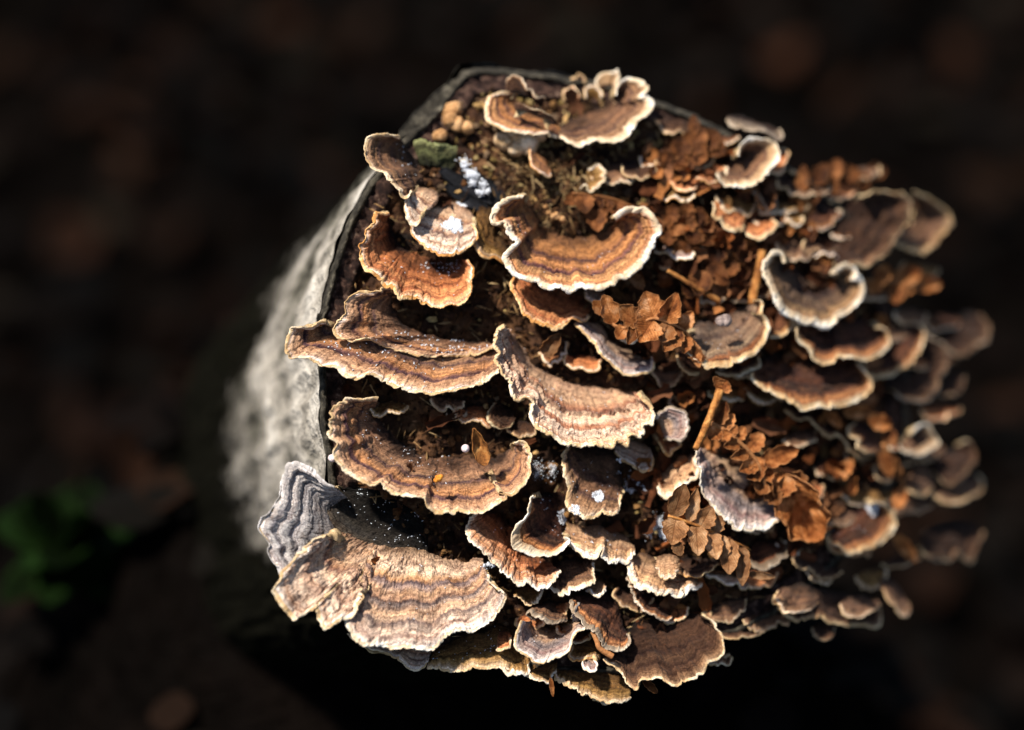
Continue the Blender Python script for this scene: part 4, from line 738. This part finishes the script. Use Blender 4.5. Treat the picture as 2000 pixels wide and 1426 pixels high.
# lumps that belong to the fungus mass
blob([(985, 275, 22, 20), (1005, 262, 28, 24), (1030, 275, 30, 24), (1050, 262, 25, 18), (1010, 290, 24, 16), (1032, 292, 24, 14)], simple('cream_flesh', [(.35, '8a6c4a'), (.5, 'c8a882'), (.65, 'ecd8bc')], 220).m,
     'fungus_lump', 'knobbly cream lump of flesh under the topmost ochre bracket', 'fungus', sub=3, amp=.3, group=GRP)
M_BUFF = simple('buff_lump', [(.35, '6a4a2a'), (.5, 'a87c50'), (.65, 'cca274')], 260).m
blob([(886, 215, 14, 18), (880, 235, 14, 18), (895, 243, 14, 16), (912, 250, 14, 14), (860, 265, 14, 14), (876, 225, 14, 13)], M_BUFF, 'fungus_lump', 'buff lump of young fungus near the upper left rim', 'fungus', sub=3, amp=.3, group=GRP)
q = B('A', '735,640 750,615 790,600 840,620 890,645 950,655 1010,650 1050,680 1040,720', '790,800 830,790 870,800 910,830 950,840 990,830 1020,790', 'alga', 'dull green crusted flap behind the brown upper left bracket', h=26, h0=8, rim='alga', rag=3.5, p=.6, zones=.6, ridge=.3, lump=2.2)
M_CHAR = simple('black_wood', [(.35, '08080a'), (.55, '1c1c20'), (.7, '3c3c40')], 300).m
for i, (a, b, w) in enumerate([('860,330,18', '960,398,10', 22), ('880,345,12', '985,410,4', 26), ('900,330,6', '990,392,0', 24), ('870,362,16', '960,420,6', 20)]):
    q = leaf(abs3('X', a)[0], abs3('X', b)[0], w, M_CHAR, None, 'wood_splinter', curl=.8, seed=i, thick=6, nl=16, nw=7)
    tag(q, ['uppermost', 'longest, nearest the frost', 'innermost', 'lowest'][i] + ' black wood splinter by the frost patches above the frosty cream bracket', 'splinter', 'black splinters on the sawn face')

# ------------------------------------------------------------------ dry fern fronds and leaves
def frond(crop, rachis, leaflets, label, mat=M_LEAF, r0=4, r1=2.2, base_h=None, cat='fern frond'):
    pts = abs3(crop, rachis); o = U(*pts[0]); r = empty('fern_frond', o); tag(r, label, cat, 'dry fern fronds caught among the fungi')
    tube(pts, r0, r1, M_STEM if mat is M_LEAFT else mat, 'midrib', r, o, seed=len(leaflets))
    for i, q in enumerate(leaflets):
        b, t, w = q[0], q[1], q[2]; k = q[3] if len(q) > 3 else {}
        kw = dict(curl=.8, lobes=0, seed=i * 7 + len(label), serr=.08, crump=.6); kw.update(k)
        leaf(abs3(crop, b)[0], abs3(crop, t)[0], w / (3.564 if crop != 'X' else 1), mat, r, 'leaflet', org=o, **kw)
    return r
frond('X', '1160,600,96 1205,638,112 1240,636,122 1275,622,126 1310,632,126 1335,645,122 1352,662,112', [
    ('1278,624,124', '1260,570,138', 46, dict(curl=.8, blunt=.45)), ('1300,630,126', '1322,572,150', 40, dict(curl=1.9, bend=.1, blunt=.45)), ('1250,634,122', '1208,598,130', 36, dict(curl=1.2)),
    ('1275,626,124', '1248,668,136', 52, dict(curl=1.4)), ('1305,634,124', '1292,668,132', 36), ('1332,642,122', '1352,608,134', 26, dict(curl=1.6)), ('1325,642,120', '1296,686,128', 38, dict(curl=1.5)),
    ('1200,632,112', '1178,576,128', 34, dict(curl=1.6)), ('1222,638,116', '1205,662,124', 26), ('1340,655,114', '1335,690,124', 26), ('1180,612,104', '1158,588,110', 22), ('1245,634,122', '1226,672,130', 26, dict(curl=2.2)),
    ('1320,636,122', '1310,676,112', 34), ('1350,665,110', '1366,718,116', 20), ('1342,680,110', '1375,705,118', 24, dict(curl=1.8))],
    'curled rusty fern tip lying against the shell bracket, centre')
frond('K', '372,880,120 450,905,124 560,945,122 680,990,116 790,1045,110 900,1095,100 945,1120,92', [
    ('410,890,124', '490,660,150', 120, dict(curl=1.0, blunt=.6)), ('520,925,122', '575,690,142', 80, dict(curl=1.4)), ('600,960,120', '680,820,138', 120, dict(curl=1.0)), ('700,1000,114', '740,880,128', 80),
    ('430,900,122', '400,1085,140', 150, dict(curl=.9, blunt=.5)), ('420,1060,138', '465,1160,136', 70, dict(curl=.7)), ('570,945,120', '585,1160,138', 120, dict(curl=.8, blunt=.5)), ('665,990,114', '715,1185,132', 110, dict(curl=.9, blunt=.5)),
    ('790,1045,108', '800,1290,126', 125, dict(curl=.8, blunt=.5)), ('890,1095,100', '890,1370,118', 95, dict(curl=1.3)), ('930,1290,108', '1120,1310,112', 50, dict(curl=1.8)), ('750,1020,112', '760,1190,112', 90)],
    'tan dry fern frond hanging in front of the frost dusted wood, lower centre right', M_LEAFT, 3.4, 2)
frond('K', '670,235,104 770,290,110 870,370,114 960,460,116 1020,560,116 1045,660,110 1050,780,102', [
    ('700,245,106', '775,85,124', 110, dict(curl=1.0)), ('760,280,108', '830,170,116', 80), ('740,280,110', '655,345,122', 95), ('760,330,114', '820,310,128', 80, dict(curl=2.2)),
    ('850,355,112', '905,260,124', 75), ('930,430,114', '1035,310,126', 105, dict(curl=1.0)), ('1000,520,116', '1280,420,134', 120, dict(curl=1.6, bend=.05)), ('870,380,114', '760,400,124', 75, dict(curl=1.8)),
    ('930,450,114', '810,480,126', 80, dict(curl=1.9)), ('990,520,114', '870,570,124', 100, dict(curl=1.6)), ('1020,580,114', '920,620,120', 90, dict(curl=1.5)), ('1040,650,108', '1000,730,116', 110), ('1030,600,112', '1180,590,126', 110, dict(curl=1.4)),
    ('1060,690,108', '1150,800,116', 120, dict(curl=1.8)), ('800,330,112', '850,250,118', 60), ('960,470,112', '1000,640,112', 130)],
    'rusty orange fern frond curled over the striped bracket', M_LEAF, 5, 3)
# rolled leaf
rl = empty('rolled_leaf', U(*abs3('K', '1180,600,112')[0])); tag(rl, 'tightly rolled orange dead leaf beside the rusty frond', 'dead leaf'); oo = np.array(rl.location)
leaf(abs3('K', '1160,600,115')[0], abs3('K', '1430,1050,100')[0], 420 / 3.564, M_LEAF, rl, 'blade', curl=3.6, seed=2, blunt=.7, nl=34, nw=31, org=oo, roll=.3, serr=.1, thick=1.5)
leaf(abs3('K', '1175,590,125')[0], abs3('K', '1120,760,112')[0], 190 / 3.564, M_LEAF, rl, 'blade', curl=3.0, seed=5, nl=24, nw=21, org=oo, roll=-.3, thick=1.5)
leaf(abs3('K', '1200,600,122')[0], abs3('K', '1300,720,112')[0], 170 / 3.564, M_LEAF, rl, 'blade', curl=2.4, seed=9, nl=24, nw=21, org=oo, thick=1.5)
# stalks
def stalk(crop, pts, r0, r1, label, extra=None, mat=M_STEM):
    p = abs3(crop, pts); o = U(*p[0]); r = empty('dry_stalk', o); tag(r, label, 'stalk'); tube(p, r0, r1, mat, 'stem', r, o, n=40, m=12, seed=len(label))
    for i, q in enumerate(extra or []): leaf(abs3(crop, q[0])[0], abs3(crop, q[1])[0], q[2] / 3.564, M_LEAF, r, 'leaf_scrap', curl=1.4, seed=i + 3, org=o)
    return r
stalk('K', '735,10,125 715,70,128 670,180,130 620,300,132 565,418,134', 8.5, 6, 'straight snapped tan stalk with a frayed leaf on top, right of centre', [('745,-10,124', '690,-85,128', 60), ('735,15,126', '780,-60,134', 110), ('735,0,126', '800,-45,132', 60)])
stalk('F', '1440,600,70 1540,660,66 1640,720,60 1740,780,55 1800,815,52', 4, 6, 'thin brown stalk slanting down behind the shell bracket')
stalk('G', '850,110,45 830,230,48 800,360,50 780,480,52', 8, 9, 'out of focus upright tan stalk behind the shell bracket')
stalk('H', '800,950,95 850,1060,95 900,1160,88 940,1230,80 920,1290,78 900,1330,78', 5, 3, 'thin bent reddish stalk below the curled pink fern leaf at the right', [('880,1400,78', '950,1250,86', 95), ('770,1010,92', '930,1190,100', 120), ('790,1010,96', '860,1180,104', 100)], M_LEAF)
stalk('N', '735,760,92 770,830,92 790,880,92 880,935,92', 4, 6, 'rust coloured bent twig under the dark hanging tongue', None, M_LEAF)
# background fronds, softer
frond('F', '770,62,40 900,75,38 1050,100,36 1200,160,34 1400,260,30 1600,340,28 1790,420,24', [
    ('850,70,42', '868,205,58', 120, dict(curl=.7, blunt=.5)), ('930,80,38', '960,200,36', 100), ('930,170,38', '955,330,52', 125, dict(curl=.8, blunt=.5)), ('1010,100,36', '1010,200,40', 100), ('1090,120,36', '1090,230,44', 110), ('1180,150,34', '1190,270,44', 110),
    ('1260,190,32', '1270,310,44', 110), ('1010,250,34', '1060,150,34', 90), ('820,90,38', '720,130,40', 80), ('1350,230,30', '1340,370,40', 120), ('1420,260,30', '1500,150,36', 110), ('1450,290,30', '1430,430,40', 120), ('1550,330,28', '1600,200,36', 120), ('1600,345,28', '1560,480,40', 130)],
    'brown fern frond hanging behind the big half moon bracket', M_LEAFD, 3, 3)
frond('C', '0,780,20 130,830,24 250,885,28 400,960,30 540,1040,30 680,1160,28 790,1290,26', [
    ('300,900,30', '350,770,44', 110), ('390,950,30', '420,800,44', 120), ('470,1000,32', '560,880,44', 120), ('280,900,30', '220,1000,44', 120), ('380,960,32', '360,1060,50', 130), ('470,1010,32', '430,1060,52', 110), ('560,1060,30', '500,1200,44', 130),
    ('640,1120,30', '720,1010,40', 110), ('650,1150,28', '590,1290,40', 120), ('720,1220,28', '800,1120,36', 110), ('430,1240,50', '400,1420,60', 150, dict(curl=1.2)), ('480,1200,48', '600,1340,56', 130), ('380,1420,52', '300,1330,56', 90)],
    'blurred orange brown fern frond right of the half moon bracket', M_LEAFD, 5, 4)
frond('C', '120,560,20 230,480,28 340,420,34 450,380,36 560,330,34', [
    ('200,500,30', '150,420,40', 110), ('280,450,34', '290,310,46', 130), ('330,430,36', '440,240,52', 150), ('420,390,36', '540,270,48', 140), ('350,420,34', '470,460,44', 150), ('250,470,30', '330,520,40', 120), ('480,370,36', '600,420,44', 120), ('380,300,48', '370,160,52', 70)],
    'blurred rusty fern frond in the upper right above the amber scales', M_LEAFD, 4, 3)
frond('D', '150,400,10 260,330,16 380,270,22 500,230,24 640,220,24 780,210,20', [
    ('230,340,18', '250,150,36', 90), ('330,290,22', '400,140,36', 110), ('430,250,24', '500,110,38', 110), ('520,230,24', '640,200,36', 120), ('600,220,24', '700,320,32', 120), ('700,215,22', '820,170,30', 110), ('400,270,22', '470,350,30', 130), ('280,330,18', '330,420,26', 120)],
    'dim blurred fern frond above the big banded bracket at the right', M_LEAFD, 4, 3)
frond('D', '640,960,40 760,960,46 880,970,50 1000,990,50 1120,1000,46', [
    ('760,960,48', '840,850,60', 110), ('880,970,50', '1060,880,64', 130), ('900,980,52', '880,1120,62', 120), ('1000,990,52', '1200,980,62', 120, dict(curl=2.6)), ('720,960,46', '780,1040,56', 120), ('960,985,50', '950,1060,56', 100)],
    'blurred orange fern scrap at the right below the big banded bracket', M_LEAF, 4, 3)
def lone(crop, b, t, w, label, mat=M_LEAF, **k):
    q = leaf(abs3(crop, b)[0], abs3(crop, t)[0], w / 3.564, mat, None, 'dead_leaf', **k); tag(q, label, 'dead leaf', 'single dead leaf scraps'); return q
lone('H', '700,790,95', '860,820,110', 110, 'pinkish curled leaf scrap on the black capped double lobe', curl=1.6, seed=3)
lone('H', '820,960,98', '870,850,112', 95, 'pinkish leaf scrap left of the lone round bracket', curl=1.8, seed=5)
lone('H', '520,740,60', '745,725,70', 90, 'orange leaf scrap lying under the wide dark bracket', curl=1.4, seed=6)
lone('H', '410,740,60', '510,840,76', 90, 'curled orange leaf scrap left under the wide dark bracket', curl=2.4, seed=8)
lone('H', '470,1200,40', '590,1060,50', 90, 'blurred tan leaf scrap in the dark right of the rusty frond', curl=1.2, seed=9)
lone('L', '880,520,40', '1030,700,44', 90, 'dark rusty leaf hanging at the lower right', curl=1.4, seed=12)
lone('F', '1200,700,60', '1260,640,72', 120, 'shaded brown leaf right under the half moon rim', M_LEAFT, curl=1.2, seed=13)
lone('N', '1090,1095,70', '1190,1190,60', 50, 'small rusty leaf tip poking out at the bottom edge', curl=1.8, seed=15)
lone('N', '445,1080,80', '465,1215,70', 26, 'thin rusty sliver hanging at the bottom', curl=1.2, seed=16)
lone('F', '580,1190,40', '690,1040,60', 120, 'curled brown leaf scrap in the hollow above the pale pleated bracket', M_LEAFT, curl=2.6, seed=18)

# curled flake, egg and other bits on the long drab bracket
q = leaf(abs3('I', '1600,745,110')[0], abs3('I', '1515,490,140')[0], 26, M_STEM, None, 'curled_flake', curl=2.2, seed=4, bend=-.12, thick=2); tag(q, 'curled brown flake standing on the long drab bracket', 'flake')
M_EGG = simple('egg', [(.4, 'c0a8a8'), (.6, 'e8d8d4')], 500, bs=.2).m
blob([(909, 876, 112, 8)], M_EGG, 'insect_egg', 'smooth pinkish white egg beside the curled flake', 'egg', sub=3, amp=.05)
blob([(649, 895, 60, 8), (653, 890, 62, 6)], M_EGG, 'insect_egg', 'pale bluish bead at the left edge of the long drab bracket', 'egg', sub=3, amp=.15)
blob([(857, 934, 128, 7), (862, 931, 130, 5), (852, 938, 128, 5)], simple('amber_bit', [(.4, 'a85a14'), (.6, 'e8a040')], 900, bs=.3).m, 'amber_bit', 'bright amber crumb on the long drab bracket', 'crumb', sub=2, amp=.4)
blob([(1417, 626, 128, 13, .6), (1407, 627, 128, 11, .6)], simple('slug_grey', [(.4, '6a5a54'), (.6, 'a8948a')], 300, bs=.3, rough=.5).m, 'gall', 'smooth pinkish grey blister on top of the shell bracket', 'gall', sub=3, amp=.12)
blob([(1072, 416, 34, 6), (1080, 422, 34, 7), (1090, 424, 36, 6), (1098, 428, 36, 7), (1066, 404, 32, 5), (1086, 418, 40, 5)], M_BUFF, 'pellets', 'little heap of buff pellets behind the half moon bracket', 'droppings', sub=2, amp=.2)

# frost: clotted patches and loose grains
def frost(c, r, n, label, seed, gr=3.2, flat=.5):
    rg = random.Random(seed); L = []; n = int(n * 4); gr = gr * .38
    for i in range(n):
        a = rg.uniform(0, 6.28); d = math.sqrt(rg.random()) * r
        L.append((c[0] + d * math.cos(a), c[1] + d * math.sin(a) * .85, c[2] + rg.uniform(-2, 3), gr * rg.uniform(.6, 1.5), 1))
    Vs, Fs, k = [], [], 0; V0, F0 = ICO[1]; c1 = [(c[0] + rg.uniform(-r, r) * .8, c[1] + rg.uniform(-r, r) * .7, rg.uniform(.25, .6) * r) for _ in range(6)]
    for i in range(n):
        q = rg.choice(c1); a = rg.uniform(0, 6.28); d = abs(rg.gauss(0, .55)) * q[2]; rad = gr * rg.uniform(.45, 1.6)
        st = np.array([rg.uniform(.5, 1.6) for _ in range(3)])
        w = V0 * (1 + .9 * fbm3(V0 + i, 2.3, 5, 2))[:, None] * st * rad * S + U(q[0] + d * math.cos(a), q[1] + d * math.sin(a), c[2] + rg.uniform(-2, 4) + max(0, 3 - d * .3))
        Vs.append(w); Fs.append(F0 + k); k += len(V0)
    o = mk('frost_patch', np.vstack(Vs), np.vstack(Fs), M_SNOW, smooth=False); return tag(o, label, 'frost', 'frost patches on the fungi')
def on(key, u, v, lift=0):
    P, N, vv = SURF[key]; i = int(u * (P.shape[0] - 1)); j = int(v * (P.shape[1] - 1)); return P[i, j] + N[i, j] * lift * S, N[i, j]
def patch(key, u, v, r, label, seed, n=120, gr=3):
    rg = random.Random(seed); P, N, vv = SURF[key]; c, cn = on(key, u, v); Vs, Fs, k = [], [], 0
    V0, F0 = ICO[1]; flat = P.reshape(-1, 3); dist = np.linalg.norm(flat - c, axis=1); fn = N.reshape(-1, 3)
    ang = np.arctan2((flat - c) @ RM[1], (flat - c) @ RM[0]); edge = r * S * (1 + .5 * vn(ang * 1.6 + 9, 0, seed)); idx = np.nonzero(dist < edge)[0]
    if len(idx) == 0: return
    for q in range(int(n * 1.7)):
        i = idx[rg.randrange(len(idx))]
        w = V0 * (1 + .9 * fbm3(V0 + q, 2.3, 3, 2))[:, None] * gr * .6 * rg.uniform(.4, 1.5) * S + flat[i] + fn[i] * gr * .3 * S
        Vs.append(w); Fs.append(F0 + k); k += len(V0)
    o = mk('frost_patch', np.vstack(Vs), np.vstack(Fs), M_SNOW, smooth=False); tag(o, label, 'frost', 'frost patches on the fungi'); return o
patch('snowy', .52, .42, 19, 'solid white frost patch on the middle of the cream upper left bracket', 3, 260, 3.4)
patch('snowy', .60, .02, 9, 'small white frost spot at the back of the cream upper left bracket', 4, 70, 3)
patch('col', .62, .62, 12, 'white frost clot on the wrinkled brown drooping bracket', 5, 110, 2.4)
patch('col', .5, .985, 12, 'white frost clinging to the torn tip of the wrinkled drooping bracket', 6, 70, 2.4)
patch('cupw', .62, .12, 16, 'white frost clot inside the dark white rimmed cup', 7, 110, 2.2)
patch('blk', .72, .45, 14, 'white frost clot in the black hollow bracket at the right', 8, 120, 2.8)
frost((915, 330, 20), 22, 130, 'bluish white frost patch on the face, upper left of the half moon', 11, 3.4)
frost((938, 362, 18), 20, 110, 'second bluish white frost patch just below the first, above the half moon', 12, 3.2)
frost((1280, 1040, 14), 34, 170, 'thin powdery frost on the dark wood left of the tan frond', 13, 2.2)
frost((1065, 910, 10), 30, 90, 'faint powdery frost in the hollow left of the wrinkled drooping bracket', 14, 1.9)
frost((1244, 940, 16), 26, 110, 'powdery frost right of the wrinkled drooping bracket', 15, 2.2)
frost((955, 1100, 70), 12, 60, 'grey frosty tuft at the lower left of the rusty fan', 16, 2.6)
frost((1209, 900, 60), 5, 24, 'single white frost crumb right of the wrinkled drooping bracket', 17, 2.4)
def grains(spec, seed):
    rg = np.random.default_rng(seed); V, F = ICO[0]; Vs, Fs, k = [], [], 0
    for key, n, u0, u1, v0, v1, sz in spec:
        for i in range(int(n * .5)):
            cu = rg.integers(0, 7) if rg.random() < .55 else None
            u, v = rg.uniform(u0, u1), rg.uniform(v0, v1)
            if cu is not None:
                r2 = np.random.default_rng(hash(key) % 1000 + int(cu) if False else len(key) * 13 + int(cu)); u = r2.uniform(u0, u1) + rg.normal(0, .025); v = r2.uniform(v0, v1) + rg.normal(0, .05)
            p, nn = on(key, float(np.clip(u, 0, 1)), float(np.clip(v, 0, .97)), .6)
            d = rg.normal(0, 1, 3); d /= np.linalg.norm(d); L = sz * rg.uniform(.5, 1.3)
            w = V * L * .42; w = w + np.outer(w @ d, d) * rg.uniform(.3, 2.2)
            Vs.append(w * S + p); Fs.append(F + k); k += 6
    o = mk('frost_grains', np.vstack(Vs), np.vstack(Fs), M_SNOW, smooth=False); tag(o, 'scattered white rice like frost grains sprinkled over the brackets', 'frost', kind='stuff')
grains([('tw2', 190, .35, .95, .0, .95, 3.0), ('tw', 110, .25, .8, .35, .9, 3.0), ('lg', 110, .1, .6, 0, .6, 2.4), ('cup', 200, .1, .95, .0, .8, 2.0), ('or', 90, .6, .95, .02, .35, 2.8), ('or', 30, .3, .9, .1, .9, 2.2),
        ('main', 45, .2, .9, .05, .9, 2.0), ('ul', 30, .2, .8, 0, .5, 2.2), ('snowy', 40, .1, .9, .1, .8, 2.0), ('pale', 90, .05, .8, 0, .5, 2.2), ('col', 50, .3, 1, .1, .9, 2.2), ('cupw', 40, .2, .9, 0, .6, 2.2), ('rag1', 40, .1, .9, .1, .7, 2.2),
        ('fan', 25, .2, .9, .1, .9, 2.0), ('front', 60, .1, .9, .05, .9, 2.0), ('moss', 60, .1, .9, .1, .8, 2.0), ('shell', 25, .1, .9, .1, .8, 2.0), ('flat', 25, .1, .9, .1, .7, 2.0), ('blk', 30, .1, .9, 0, .7, 2.2)], 6)
